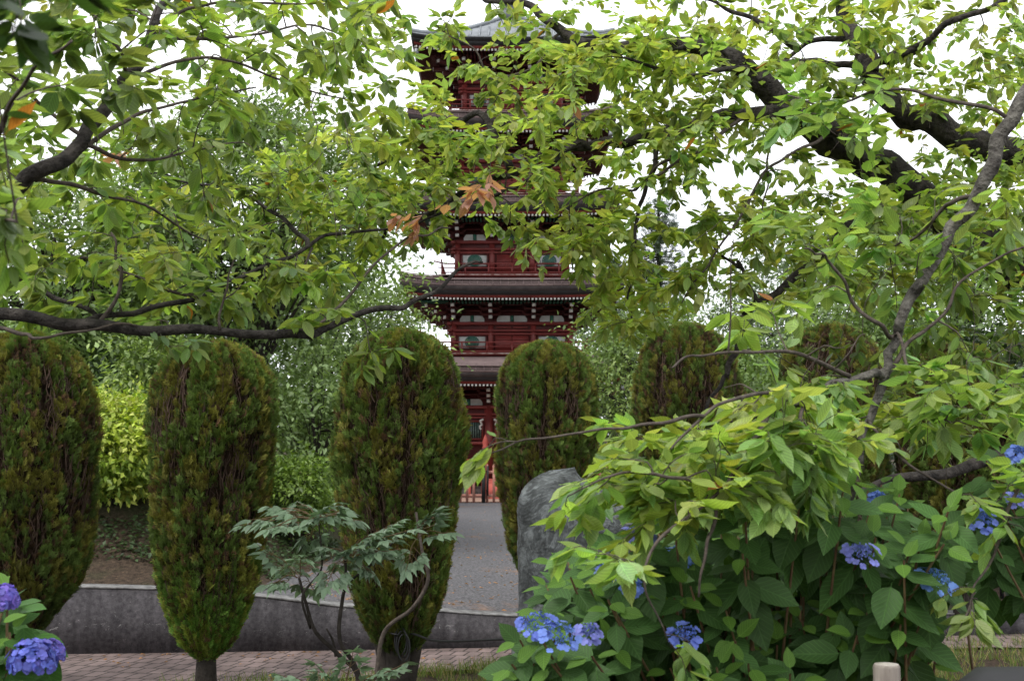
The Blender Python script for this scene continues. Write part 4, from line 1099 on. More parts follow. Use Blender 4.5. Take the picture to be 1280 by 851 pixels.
cf.limb([(960, 514, 3.8), (948, 545, 3.6), (925, 580, 3.5), (903, 612, 3.4), (890, 660, 3.35), (880, 700, 3.3), (873, 745, 3.3)], .011, .003, tw=True, n=7, jit=.006)
cf.limb([(903, 612, 3.4), (850, 600, 3.3), (800, 590, 3.25), (750, 600, 3.2), (710, 618, 3.2)], .007, .002, tw=True, n=6, jit=.006)
cf.limb([(880, 520, 3.4), (820, 528, 3.4), (760, 535, 3.4), (700, 545, 3.4), (640, 555, 3.4), (600, 575, 3.4)], .006, .0018, tw=True, n=5, jit=.006)
cf.limb([(905, 610, 3.4), (820, 680, 3.2), (805, 730, 3.1), (830, 790, 3.1)], .006, .002, tw=True, n=5, jit=.006)
cf.limb([(1010, 497, 3.95), (1000, 540, 3.8), (1010, 580, 3.7), (1030, 630, 3.7)], .008, .003, tw=True, n=6, jit=.006)
cf.limb([(1085, 525, 4.2), (1110, 560, 3.9), (1180, 610, 3.8), (1240, 640, 3.8), (1280, 645, 3.8)], .006, .002, tw=True, n=6, jit=.006)
cf.limb([(1290, 560, 3.9), (1260, 640, 3.8), (1240, 700, 3.8), (1215, 740, 3.7), (1200, 790, 3.6)], .007, .002, tw=True, n=6, jit=.006)
FG = (.25, .36, .12)
cf.fill([(735, 600), (760, 545), (860, 540), (980, 470), (1060, 480), (1050, 560), (1000, 640), (900, 640), (760, 660)], 3.3, 4.1, 66, FG, .10, 7, tones=YG)
cf.fill([(690, 610), (760, 560), (900, 600), (880, 660), (760, 680), (710, 650)], 3.1, 3.6, 11, FG, .10, 6, tones=YG)
cf.fill([(660, 680), (780, 680), (880, 690), (860, 730), (700, 710)], 3.0, 3.4, 6, FG, .09, 6, tones=YG)
cf.fill([(860, 540), (1000, 520), (1060, 560), (1040, 640), (900, 650)], 3.3, 3.9, 34, FG, .10, 7)
cf.fill([(1130, 440), (1290, 440), (1290, 540), (1150, 560)], 3.7, 4.6, 26, FG, .10, 7)
cf.fill([(960, 260), (1280, 200), (1280, 400), (1110, 390), (980, 350)], 4.25, 5.2, 46, FG, .10, 7, tones=MG)
cf.fill([(900, 380), (1000, 380), (990, 420), (920, 430)], 3.9, 4.3, 5, FG, .10, 7)
cf.fill([(980, 80), (1120, 90), (1090, 170), (990, 170)], 4.2, 4.9, 8, FG, .10, 7)
cf.limb([(1262, 150, 4.3), (1180, 120, 4.4), (1100, 115, 4.5), (1040, 125, 4.6), (985, 120, 4.7)], .008, .003, tw=True, n=6)
cf.fill([(960, 100), (1100, 90), (1090, 160), (970, 160)], 4.4, 4.9, 8, FG, .10, 7)
cf.fill([(560, 570), (610, 570), (605, 605), (570, 600)], 3.35, 3.45, 2, FG, .10, 3, tip=5)
cf.fill([(1160, 700), (1230, 700), (1230, 790), (1170, 790)], 3.5, 3.8, 4, MG, .09, 6)
cf.fill([(1220, 560), (1290, 540), (1290, 700), (1230, 700)], 3.6, 3.9, 6, MG, .09, 6)
cf.fill([(840, 800), (890, 800), (890, 851), (840, 851)], 3.0, 3.2, 2, FG, .09, 4)
cf.fill([(860, 300), (1290, 250), (1290, 600), (900, 640)], 3.6, 4.6, 46, MG, .1, 0, leafy=False)
cf.fill([(960, 480), (1130, 480), (1150, 570), (960, 570)], 4.4, 5.1, 20, MG, .09, 8)
cf.fill([(720, 530), (960, 500), (1130, 520), (1100, 560), (760, 580)], 3.5, 4.3, 28, FG, .09, 7, tones=YG)
cf.fill([(700, 600), (780, 560), (880, 560), (830, 640), (720, 640)], 3.2, 3.7, 12, FG, .09, 7)
cf.done(M['lichen'], M['twig'])

# rope hanging from the grey branch, two strands twisted
mb = MB(); top_ = at(1072, 600, 4.1); bot = at(1066, 822, 4.05)
for ph in (0, math.pi):
    pts = []
    for t in np.linspace(0, 1, 140):
        p = top_ + (bot - top_) * t + np.array([.012 * math.sin(t * 6), 0, 0])
        pts.append(p + .0045 * np.array([math.cos(t * 95 + ph), math.sin(t * 95 + ph), 0]))
    mb.tube(pts, .0048, 5)
for k in range(7): mb.tube([bot, bot + np.array([random.uniform(-.025, .015), random.uniform(-.01, .01), -.02]), bot + np.array([random.uniform(-.035, .01), 0, -.045])], .002, 3)
tag(mb.build('rope', M['rope'], smooth=True), 'frayed twisted rope hanging straight down from the grey branch', 'rope')

# ------------------------------------------------------------------ stone monument
c = at(722, 602, 5.7)
mb = MB(); V = []; Fc = []; nz_, ns_ = 90, 80
H = c[2] + .03
for j in range(nz_ + 1):
    t = j / nz_
    k = 1.0 if t < .86 else math.sqrt(max(0, 1 - ((t - .86) / .14) ** 2.2)) * .96 + .04
    for q in range(ns_):
        th = 2 * math.pi * q / ns_; cx_, sy_ = math.cos(th), math.sin(th)
        sx = math.copysign(abs(cx_) ** .55, cx_) * .285; sy = math.copysign(abs(sy_) ** .7, sy_) * .20
        n_ = mnoise.ridged_multi_fractal(Vector((sx * 5 + 3, sy * 5, t * 7)), .9, 2.1, 5, 1.0, 2.0) * .6 - .7
        n2_ = mnoise.noise(Vector((sx * 1.5, sy * 2 + 5, t * 2.2)))
        s_ = k * (1 + .10 * n_ + .16 * n2_) * (1 + .10 * (1 - t))
        V.append((sx * s_, sy * s_, t * H + .03 * n_ * (1 if j else 0) - .03 * sx / .3 * t))
for j in range(nz_):
    for q in range(ns_): Fc.append((j * ns_ + q, j * ns_ + (q + 1) % ns_, (j + 1) * ns_ + (q + 1) % ns_, (j + 1) * ns_ + q))
Fc += [tuple(range(ns_ - 1, -1, -1)), tuple(nz_ * ns_ + q for q in range(ns_))]
mb.add(V, Fc); st = link('stone_monument', mb.mesh('stone_monument', M['stone'], True), None, (c[0], 5.7, 0))
tag(st, 'upright rough grey veined standing stone beside the hydrangea', 'stone')

# ------------------------------------------------------------------ hydrangeas
BL = [np.array([.15, .21, .62]), np.array([.17, .26, .68]), np.array([.23, .25, .64]), np.array([.16, .28, .64])]
def floret(lv, p, nrm, size, col, r):
    nrm = unit(nrm); a0 = unit(np.cross(nrm, r.normal(0, 1, 3))); b0 = np.cross(nrm, a0)
    rot = r.uniform(0, 6)
    for k in range(4):
        t = rot + k * math.pi / 2; a = a0 * math.cos(t) + b0 * math.sin(t) + nrm * .12
        lv.add(p, a, nrm, size, size * 1.15, col * r.uniform(.8, 1.2))
def lacecap(parent, p, nrm, R_, r, seed):
    nrm = unit(nrm); lv = Leaves(PETAL); a0 = unit(np.cross(nrm, [.3, .5, .9])); b0 = np.cross(nrm, a0)
    base = BL[seed % 4]
    for k in range(15 + seed % 4):
        t = k * 2.4 + r.uniform(-.2, .2); rr = R_ * r.uniform(.78, 1.05)
        floret(lv, p + (a0 * math.cos(t) + b0 * math.sin(t)) * rr + nrm * r.uniform(-.012, .012), nrm + (a0 * math.cos(t) + b0 * math.sin(t)) * .5 + r.normal(0, .2, 3), .0145 * r.uniform(.75, 1.2), base, r)
    for k in range(120):
        t = r.uniform(0, 6.28); rr = R_ * .72 * math.sqrt(r.random()); q = p + (a0 * math.cos(t) + b0 * math.sin(t)) * rr + nrm * r.uniform(0, .014)
        lv.add(q, nrm + r.normal(0, .5, 3), r.normal(0, 1, 3), .008, .008, base * np.array([.7, .8, .75]) * r.uniform(.7, 1.5))
    return lv.build('flower_head', M['petal'], parent)
def mophead(parent, p, R_, r, base):
    lv = Leaves(PETAL)
    for k in range(230):
        d = unit(r.normal(0, 1, 3)); d[2] = abs(d[2]) * 1.0 - .25; d = unit(d)
        lump = 1 + .12 * mnoise.noise(Vector(d * 3))
        floret(lv, p + d * R_ * lump * r.uniform(.88, 1.03), d + r.normal(0, .25, 3), .0125 * r.uniform(.8, 1.2), base * r.uniform(.65, 1.3) * np.array([r.uniform(.8, 1.25), 1, 1]), r)
    return lv.build('flower_head', M['petal'], parent)
def inpoly(x, y, poly):
    ins = False; j = len(poly) - 1
    for i in range(len(poly)):
        xi, yi = poly[i]; xj, yj = poly[j]
        if (yi > y) != (yj > y) and x < (xj - xi) * (y - yi) / (yj - yi) + xi: ins = not ins
        j = i
    return ins
def hydrangea(label, base, tips, size, seed, heads=(), mops=(), col=(.055, .12, .03)):
    """a bush: stems rise from the base to each tip, opposite leaf pairs at the tips"""
    r = np.random.default_rng(seed)
    o = empty('hydrangea_bush', base, label, 'hydrangea'); sm = MB(); lv = Leaves(HYD)
    base = np.array(base)
    for tp in tips:
        tp = np.array(tp); b = base + np.array([r.normal(0, .25), r.normal(0, .12), 0]); b[0] = b[0] * .5 + tp[0] * .5
        mid = b + (tp - b) * .55 + np.array([0, 0, .08])
        Q = catmull([b, mid, tp], 4); sm.tube(Q, np.linspace(.008, .0035, len(Q)), 5, False)
        d = unit(tp - mid + np.array([r.normal(0, .12), -.55 - .2 * r.random(), .30])); tw = r.uniform(0, 6)
        for k in range(5):
            pos = tp - d * .055 * k
            for sgn in (0, math.pi):
                ang = tw + sgn + k * math.pi / 2 + r.normal(0, .25)
                h = np.array([math.cos(ang), math.sin(ang), 0])
                a = unit(h + d * (.75 - .24 * k) + np.array([0, 0, -.10 * k]) + r.normal(0, .12, 3))
                h = unit(h - d * np.dot(h, d)); a = unit(h + d * (.75 - .24 * k) + np.array([0, 0, -.12 - .08 * k]) + r.normal(0, .12, 3))
                n = unit(d * .9 + np.array([0, 0, .45]) + r.normal(0, .18, 3))
                ln = size * (.5 + .20 * min(k, 3)) * r.uniform(.8, 1.1)
                c = np.array(col) * r.uniform(.7, 1.35)
                if k == 0: c = np.array([.10, .20, .03])
                lv.add(pos + h * .02, a, n, ln, ln * r.uniform(.56, .66), c)
    sm.build('stems', M['redtwig'], o); lv.build('foliage', M['hleaf'], o)
    for i, (p, nrm, R_) in enumerate(heads):
        lacecap(o, np.array(p), np.array(nrm), R_, r, i)
    for i, (p, R_) in enumerate(mops):
        mophead(o, np.array(p), R_, r, np.array([.17, .14, .50]) if i else np.array([.13, .15, .52]))
    return o
r = np.random.default_rng(4)
tips = []
poly = [(650, 780), (690, 700), (760, 660), (870, 640), (980, 600), (1090, 600), (1170, 620), (1200, 660), (1170, 730), (1160, 851), (1150, 930), (640, 930)]
while len(tips) < 300:
    x, y = r.uniform(630, 1210), r.uniform(590, 930)
    if inpoly(x, y, poly):
        if 1070 < x < 1150 and 800 < y < 900: continue
        edge = max(0, (y - 640) / 300)
        tips.append(at(x, y, r.uniform(3.7, 4.3) + (0.75 if r.random() < .55 else 0) * (1 - .6 * edge)))
heads = []
for (x, y, D, R_, nr) in ((668, 780, 3.45, .055, (0, -.55, .85)), (700, 794, 3.4, .06, (.1, -.55, .85)), (800, 668, 3.85, .05, (0, -.55, .85)), (850, 694, 3.9, .042, (.2, -.55, .85)),
                          (762, 712, 3.6, .035, (0, -.55, .85)), (790, 733, 3.6, .03, (0, -.55, .85)), (1077, 692, 3.7, .05, (0, -.55, .85)), (1170, 725, 3.75, .058, (.2, -.55, .85)),
                          (856, 794, 3.5, .043, (0, -.55, .85)), (1228, 650, 4.1, .045, (0, -.6, .7)), (1098, 623, 4.2, .03, (0, -.6, .7)), (735, 790, 3.6, .035, (.2, -.55, .85))):
    if x > 1200: continue
    heads.append((at(x, y, D), nr, R_))
for (x, y) in ((650, 800), (640, 830), (690, 830), (655, 850), (740, 820), (1130, 700), (1180, 680), (1185, 640)): tips.append(at(x, y, 3.7))
hydrangea('large green hydrangea bush with blue lacecap flowers right of the standing stone', (1.0, 4.4, 0), tips, .148, 5, heads)
tips = [at(r.uniform(1218, 1330), r.uniform(560, 700), r.uniform(4.0, 4.6)) for _ in range(26)]
hydrangea('smaller lacecap hydrangea at the right edge beyond the large bush', (2.9, 4.4, 0), tips, .12, 6, [(at(1228, 650, 3.95), (0, -.6, .7), .045), (at(1275, 567, 4.0), (0, -.6, .7), .035), (at(1272, 625, 4.0), (0, -.6, .7), .03)])
tips = [at(r.uniform(-60, 12), r.uniform(735, 900), r.uniform(3.3, 3.8)) for _ in range(16)] + [at(12, 790, 3.4), at(20, 820, 3.5), at(55, 905, 3.5), at(10, 850, 3.4)]
hydrangea('mophead hydrangea with round violet blue flowers in the lower left corner', (-1.55, 3.5, 0), tips, .11, 7, [], [(at(40, 829, 3.35), .063), (at(62, 818, 3.5), .04), (at(2, 752, 3.4), .045)], (.045, .12, .02))

# ------------------------------------------------------------------ peony
r = np.random.default_rng(8)
PB = 1
po = empty('tree_peony', tuple(np.array([at(452, 851, 5.4)[0], 5.4, 0])), 'leggy tree peony with blue green divided leaves before the forked thuja', 'shrub')
sm = MB(); lv = Leaves(PEO); gs = MB()
bs = np.array([at(452, 851, 5.4)[0], 5.4, -.02])
def stem(pts, r0, r1):
    P = catmull([np.array(p) for p in pts], 5); sm.tube(P, np.linspace(r0, r1, len(P)), 7); return P
S1 = stem([bs, at(450, 860, 5.4), at(425, 820, 5.4), at(395, 790, 5.35), at(383, 755, 5.35), at(374, 722, 5.35)], .013, .006)
S2 = stem([bs + np.array([.03, 0, 0]), at(452, 860, 5.4), at(425, 800, 5.35), at(428, 750, 5.4), at(432, 730, 5.4), at(432, 700, 5.4)], .012, .006)
S3 = stem([at(388, 785, 5.35), at(378, 745, 5.3), at(400, 715, 5.35), at(402, 690, 5.3), at(398, 650, 5.3)], .006, .003)
S4 = stem([at(420, 820, 5.4), at(416, 800, 5.4), at(408, 785, 5.4)], .007, .004)
def compound(o, d, L_, col0):
    d = unit(d); up_ = unit(np.array([0, 0, 1.0]) - d[2] * d); side = np.cross(d, up_)
    gs.tube(catmull([o, o + d * L_ * .5 + up_ * .02, o + d * L_], 3), .0022, 4, False)
    for (f, ang, l2) in ((.45, 1.0, .11), (.45, -1.0, .11), (.7, .85, .10), (.7, -.85, .10), (.88, .6, .07), (.88, -.6, .07), (1, 0, .10)):
        b = o + d * L_ * f; dd = unit(d * math.cos(ang) + side * math.sin(ang) + np.array([0, 0, -.15]))
        gs.tube([b, b + dd * l2 * .6], .0016, 3, False)
        e = b + dd * l2 * .5; s2 = unit(np.cross(dd, up_))
        for a2, sz in ((0, 1.05), (.75, .85), (-.75, .85), (1.4, .55), (-1.4, .55)):
            a = dd * math.cos(a2) + s2 * math.sin(a2) + np.array([0, 0, -.25]) + r.normal(0, .12, 3)
            ln = .066 * sz * r.uniform(.8, 1.2)
            lv.add(e, a, up_ + r.normal(0, .25, 3) + np.array([0, -.35, 0]), ln, ln * r.uniform(.40, .52), np.array([.19, .28, .17]) * r.uniform(.65, 1.35))
tt = [(S3[-1], 320, 655), (S3[-1], 365, 645), (S3[-1], 430, 650), (S2[-1], 460, 690), (S2[-1], 425, 715), (S2[-1], 490, 665), (S1[-1], 355, 715), (S1[-1], 330, 690), (S1[-1], 345, 735), (S3[-1], 300, 665), (S3[-1], 340, 640), (S3[-1], 372, 632), (S3[-1], 420, 636), (S3[-1], 440, 660), (S2[-1], 400, 690), (S2[-1], 470, 670), (S2[-1], 480, 700), (S2[-1], 450, 720), (S2[-1], 520, 665),
      (S2[-1], 500, 690), (S2[-1], 415, 735), (S1[-1], 390, 745), (S3[-1], 360, 660), (S3[-1], 385, 675), (S1[-1], 375, 700), (S2[-1], 445, 690), (S3[-1], 410, 655), (S2[-1], 500, 655), (S3[-1], 345, 668)]
for (o_, x, y) in tt:
    t = at(x, y, r.uniform(5.1, 5.6)); d = t - o_
    compound(o_ + r.normal(0, .01, 3), d + np.array([0, 0, .03]), np.linalg.norm(d) * .85, None)
S5 = stem([at(432, 730, 5.4), at(470, 700, 5.5), at(500, 670, 5.5), at(525, 660, 5.4)], .006, .003)
for (x, y) in ((545, 640), (555, 665), (535, 650), (515, 690)): compound(at(522, 672, 5.4), at(x, y, 5.35) - at(522, 672, 5.4), .12, None)
for (x, y) in ((360, 845), (400, 835), (440, 820), (470, 840), (500, 830), (340, 850), (380, 850)):
    compound(at(430, 880, 5.0), at(x, y, 4.9) - at(430, 880, 5.0), .9 * np.linalg.norm(at(x, y, 4.9) - at(430, 880, 5.0)), None)
sm.build('stems', M['farbark'], po, True); gs.build('leaf_stalks', M['redtwig'], po); lv.build('foliage', M['pleaf'], po)
# dandelion
c = at(339, 846, 6.6)
fl_ = Leaves(PETAL)
for k in range(26):
    t = k * 2.4; fl_.add(c, np.array([math.cos(t), math.sin(t), .35 + .4 * (k % 3)]), np.array([0, 0, 1.0]), .018, .009, np.array([.8, .55, .02]))
dn = empty('dandelion', (c[0], c[1], 0), 'single small yellow flower low in front of the brick path', 'flower')
fl_.build('bloom', M['petal'], dn)
mb = MB(); mb.tube([(c[0], c[1], 0), (c[0] + .01, c[1], c[2] * .5), tuple(c)], .003, 4); mb.build('stalk', M['redtwig'], dn)

# ------------------------------------------------------------------ posts, railing
c = at(1108, 830, 3.35)
wp = empty('wooden_post', (c[0], c[1], 0), 'weathered round wooden post top at the bottom edge before the hydrangea', 'post')
mb = MB(); mb.lathe([(.038, -.1), (.036, c[2] - .006), (.033, c[2])], 22, c[0], c[1]); mb.build('shaft', M['wood'], wp, True)
mb = MB(); mb.lathe([(.0325, c[2]), (.032, c[2] + .0015)], 22, c[0], c[1]); mb.build('end_grain', M['woodtop'], wp)
# small black railing on the upper ground, right
RY = 12.6
rl = empty('low_railing', (5.0, RY, upper(5, RY)), 'low black metal railing on the soil behind the wall at right', 'railing')
z = upper(5, RY)
mb = MB(); mb.box(3.2, 6.6, RY - .02, RY + .02, z + .20, z + .24); mb.build('rail', M['black'], rl)
mb = MB()
for x in np.arange(3.3, 6.6, .16): mb.box(x - .017, x + .017, RY - .016, RY + .016, z - .03, z + .34)
mb.build('uprights', M['black'], rl)
# added bar on posts, stands in for an unidentified dark blur
c = at(1230, 830, 2.6); zt_ = c[2] - .12
db = empty('blur_stand_in', (1.3, 2.6, 0), 'thick dark rounded bar standing in for an unidentified dark blur in the lower right corner', 'rail')
mb = MB(); mb.tube([(.93, 2.6, zt_ - .03), (.95, 2.6, zt_ - .01), (1.0, 2.6, zt_), (2.6, 2.6, zt_ + .01)], [.03, .08, .115, .12], 20); mb.build('bar', M['cable'], db, True)
for x in (1.25, 2.4):
    mb = MB(); mb.tube([(x, 2.6, -.05), (x, 2.6, zt_ - .08)], .04, 12); mb.build('post', M['cable'], db, True)

# ------------------------------------------------------------------ background trees
def bgtree(name, label, cat, base, height, crown, nclu, nleaf, lsize, cols, seed, trunk_r=.14, clu=.5, flat=.6, group=None, limbs=7, lean=0, barez=.3, droop=.2):
    """crown: (cx,cy,cz,rx,ry,rz) relative to the base"""
    r = np.random.default_rng(seed); o = empty(name, tuple(base), label, cat, group)
    base = np.array(base, float); cc = base + np.array(crown[:3]); rad = np.array(crown[3:])
    mb = MB(); top = cc + np.array([0, 0, rad[2] * .5])
    Tk = catmull([base - np.array([0, 0, .2]), base + np.array([lean * .3, 0, height * .25]), base * .5 + cc * .5 + r.normal(0, .1, 3), top], 6)
    mb.tube(Tk, np.linspace(trunk_r, trunk_r * .25, len(Tk)), 8)
    C = []
    for k in range(nclu):
        while True:
            v = r.uniform(-1, 1, 3)
            l = np.linalg.norm(v)
            if .35 < l <= 1: break
        v = v / l * (l ** .45) * (1 + .18 * mnoise.noise(Vector(v * 2.3 + seed)))
        C.append(cc + v * rad)
    C = np.array(C)
    tk = len(Tk)
    for k in range(min(nclu, limbs * 5)):
        i = int(tk * r.uniform(.35, .9)); s_ = Tk[i]; e_ = C[k]
        if e_[2] < s_[2] - .3: s_ = Tk[int(tk * .35)]
        m_ = s_ + (e_ - s_) * .5 + np.array([0, 0, .12 * np.linalg.norm(e_ - s_)])
        Q = catmull([s_, m_, e_], 4); r0 = trunk_r * (.45 if k < limbs else .16); mb.tube(Q, np.linspace(r0, r0 * .25, len(Q)), 5, False)
    mb.build('trunk', M['farbark'], o, True)
    lv = Leaves(FAR); nl = nclu * nleaf
    ci = np.repeat(np.arange(nclu), nleaf)
    off = r.normal(0, 1, (nl, 3)) * np.array([1, 1, flat]) * clu * .5 * r.uniform(.6, 1.4, nclu)[ci][:, None]
    P = C[ci] + off
    outw = (P - cc) / rad; outw /= np.linalg.norm(outw, axis=1)[:, None] + 1e-9
    A = outw * .6 + r.normal(0, .6, (nl, 3)) + np.array([0, 0, -droop]); Nn = outw * .35 + np.array([0, 0, .9]) + r.normal(0, .45, (nl, 3))
    Ln = lsize * r.uniform(.6, 1.3, nl); W = Ln * r.uniform(.4, .6, nl)
    cv = r.uniform(.65, 1.35, nclu)[ci]; pick = r.integers(0, len(cols), nclu)[ci]
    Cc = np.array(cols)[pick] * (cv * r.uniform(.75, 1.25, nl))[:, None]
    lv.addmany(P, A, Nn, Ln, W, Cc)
    lv.build('crown', M['bleaf'], o)
    return o
def place(px, Y): 
    x = at(px, 500, Y)[0]; return (x, Y, upper(x, Y) if Y > 10.6 else 0)
def bt(name, label, cat, px, Y, ytop, ybot, hwpx, nclu, nleaf, lsize, cols, seed, depth=None, **kw):
    b = place(px, Y); zt_ = at(px, ytop, Y)[2]; zb_ = max(at(px, ybot, Y)[2], b[2] + .05); rx = hwpx * Y / F
    return bgtree(name, label, cat, b, zt_ - b[2], (0, 0, (zt_ + zb_) / 2 - b[2], rx, depth or rx, (zt_ - zb_) / 2), nclu, nleaf, lsize, cols, seed, **kw)
G1 = [(.17, .25, .08), (.21, .30, .095), (.13, .20, .065)]
G2 = [(.20, .285, .09), (.25, .33, .10), (.15, .225, .07)]
G3 = [(.13, .18, .11), (.17, .22, .14), (.09, .13, .075)]
GM = [(.36, .44, .06), (.27, .38, .05), (.42, .46, .09), (.20, .30, .05)]
TG = 'trees behind the clipped thujas'
bt('broadleaf_tree', 'tall loose leaved tree behind the second thuja, its top against the sky', 'tree', 320, 15.5, 135, 430, 150, 150, 150, .10, G1 + G2[:1], 301, group=TG, limbs=9, clu=.7)
bt('broadleaf_tree', 'dense green tree with dark limbs above the leftmost thuja', 'tree', 60, 16.5, 240, 470, 170, 150, 130, .11, G1, 302, group=TG, limbs=9, clu=.7)
bt('broadleaf_tree', 'rounded light green tree touching the left side of the pagoda', 'tree', 462, 25, 350, 520, 58, 80, 130, .10, G2, 303, group=TG, clu=.5)
bt('broadleaf_tree', 'mid green tree between the second and third thujas', 'tree', 410, 19, 300, 560, 95, 85, 140, .11, G1 + G2, 304, group=TG, clu=.8)
bt('broadleaf_tree', 'dark green tree with black gap beneath, between first and second thujas', 'tree', 150, 19, 330, 520, 110, 120, 130, .11, [(.045, .09, .02), (.07, .13, .025)], 305, group=TG, clu=.8)
bt('broadleaf_tree', 'light green sapling leaning between the two left thujas', 'tree', 205, 13.6, 425, 600, 48, 60, 110, .085, G2, 306, group=TG, trunk_r=.05, clu=.4)
bt('maple_shrub', 'bright yellow green maple shrub overhanging the soil bank', 'shrub', 148, 12.0, 486, 675, 68, 120, 110, .07, GM, 307, trunk_r=.05, clu=.42, flat=.25)
bt('evergreen_shrub', 'grey green evergreen shrub right of the second thuja', 'shrub', 388, 14.9, 432, 650, 66, 70, 85, .085, [(.21, .30, .12), (.26, .35, .15), (.15, .22, .08)], 308, group='shrubs behind the thujas', trunk_r=.06, clu=.5)
bt('low_shrub', 'low feathery green shrub at the foot of the path edge', 'shrub', 365, 13.8, 575, 655, 60, 60, 110, .065, [(.16, .24, .04), (.11, .18, .035)], 309, group='shrubs behind the thujas', trunk_r=.03, clu=.35, flat=.4)
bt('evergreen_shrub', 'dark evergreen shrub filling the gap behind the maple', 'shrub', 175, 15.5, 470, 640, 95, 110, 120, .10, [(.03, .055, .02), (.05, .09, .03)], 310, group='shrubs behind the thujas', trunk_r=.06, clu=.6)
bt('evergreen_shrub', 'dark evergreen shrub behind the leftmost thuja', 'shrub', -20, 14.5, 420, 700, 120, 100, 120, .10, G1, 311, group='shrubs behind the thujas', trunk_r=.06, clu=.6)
# right side
bt('broadleaf_tree', 'hazy grey green tree seen through the middle of the right branches', 'tree', 1020, 27, 300, 560, 120, 150, 110, .13, G3 + G1[:1], 320, group='trees beyond the right thujas', clu=1.0)
bt('broadleaf_tree', 'leafy tree behind the furthest right thujas', 'tree', 1200, 18, 270, 560, 140, 170, 140, .11, G1, 321, group='trees beyond the right thujas', clu=.8)
bt('broadleaf_tree', 'small bushy tree just right of the pagoda roofs', 'tree', 810, 26, 372, 560, 72, 100, 110, .11, G1 + G2, 322, group='trees beyond the right thujas', clu=.8)
bt('broadleaf_tree', 'low bright leaved tree between the right hand thujas', 'tree', 925, 21, 440, 600, 70, 90, 120, .10, G2 + G1, 323, group='trees beyond the right thujas', clu=.7)
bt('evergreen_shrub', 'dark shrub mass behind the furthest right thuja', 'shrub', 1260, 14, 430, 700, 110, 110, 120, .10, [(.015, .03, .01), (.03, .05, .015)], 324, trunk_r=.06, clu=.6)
# conifer
def conifer(label, px, Y, ytop, hwpx, seed):
    r = np.random.default_rng(seed); b = np.array(place(px, Y)); zt_ = at(px, ytop, Y)[2]; H_ = zt_ - b[2]; W_ = hwpx * Y / F
    o = empty('conifer_tree', tuple(b), label, 'tree'); mb = MB(); mb.tube([b, b + np.array([0, 0, H_ * .5]), b + np.array([0, 0, H_])], [.22, .13, .03], 8)
    lv = Leaves(FROND)
    for k in range(130):
        t = r.uniform(.15, 1) ** .8; z_ = H_ * t; rr = W_ * (1.05 - t) ** .5 * r.uniform(.6, 1.15); th = r.uniform(0, 6.28)
        e = np.array([math.cos(th) * rr, math.sin(th) * rr, z_ + rr * r.uniform(-.15, .35)]); s_ = np.array([0, 0, z_])
        mb.tube([b + s_, b + (s_ + e) / 2 + np.array([0, 0, .05]), b + e], [.03, .02, .008], 4, False)
        for q in range(26):
            f = r.uniform(.3, 1.05); p = b + s_ + (e - s_) * f + r.normal(0, .14, 3)
            lv.add(p, unit(e - s_) + r.normal(0, .6, 3) + np.array([0, 0, .25]), r.normal(0, .5, 3) + np.array([0, 0, .8]), r.uniform(.16, .3), .24, np.array([.10, .145, .09]) * r.uniform(.5, 1.5))  # paled green, distance haze put into the frond colour
    mb.build('trunk', M['farbark'], o); lv.build('crown', M['thuja'], o, smooth=False)
conifer('dark conifer rising right of the pagoda second roof', 826, 36, 255, 60, 51)
conifer('lower dark conifer close to the right side of the pagoda', 770, 40, 330, 30, 52)
# far woodland closing the view
r = np.random.default_rng(70); lv = Leaves(FAR); mb = MB()
n = 60000
ang = r.uniform(-1.1, 1.1, n); D = r.uniform(52, 64, n); hh = 5.5 + 1.6 * np.sin(ang * 9) + 1.0 * np.sin(ang * 23 + 1)
X = np.sin(ang) * D; Y = np.cos(ang) * D; Z = 1.0 + r.random(n) ** .75 * hh
cl_ = np.sin(X * 1.3) * np.sin(Z * 1.7 + X * .4) * .35 + 1
lv.addmany(np.stack([X, Y, Z], 1), r.normal(0, 1, (n, 3)), r.normal(0, .5, (n, 3)) + np.array([0, -.5, .6]), r.uniform(.25, .5, n), r.uniform(.18, .3, n), np.array([.055, .095, .038])[None] * (cl_ * r.uniform(.6, 1.3, n))[:, None])
fw = lv.build('far_woodland', M['bleaf']); tag(fw, 'distant mass of green trees closing the view at the horizon', 'woodland', kind='stuff')

# bank plants + grass + litter
r = np.random.default_rng(71); lv = Leaves(BLADE); n = 15000
P = []; A = []; Nn = []; Ln = []; W = []; C = []
while len(P) < n:
    q = r.random()
    if q < .75:
        x = r.uniform(-2.6, 3.4); yb = float(np.interp(x, [-9, -1.6, -.3, 1.2, 6], [8.3, 9.0, 9.6, 10.2, 10.9])); y = yb + .12 - abs(r.normal(0, .9)); z = 0.0
        if x < -1.2 and r.random() < .5: continue
        if y < 7.0: continue
    else:
        x = r.uniform(3.0, 5.5); y = r.uniform(9.0, 11.1); z = 0
    tuft = mnoise.noise(Vector((x * 4, y * 4, 0)))
    if tuft < -.05: continue
    P.append((x, y, z)); A.append((r.normal(0, .35), r.normal(0, .35), 1)); Nn.append(r.normal(0, 1, 3)); l = r.uniform(.035, .11) * (1 + tuft); Ln.append(l); W.append(.006)
    C.append(np.array([.15, .21, .05]) * r.uniform(.6, 1.3) if r.random() < .72 else np.array([.36, .28, .13]) * r.uniform(.6, 1.2))
lv.addmany(P, A, Nn, Ln, W, C); gr_ = lv.build('grass', M['grass'], smooth=False); tag(gr_, 'thin dry green grass along the near side of the brick path', 'grass', kind='stuff')
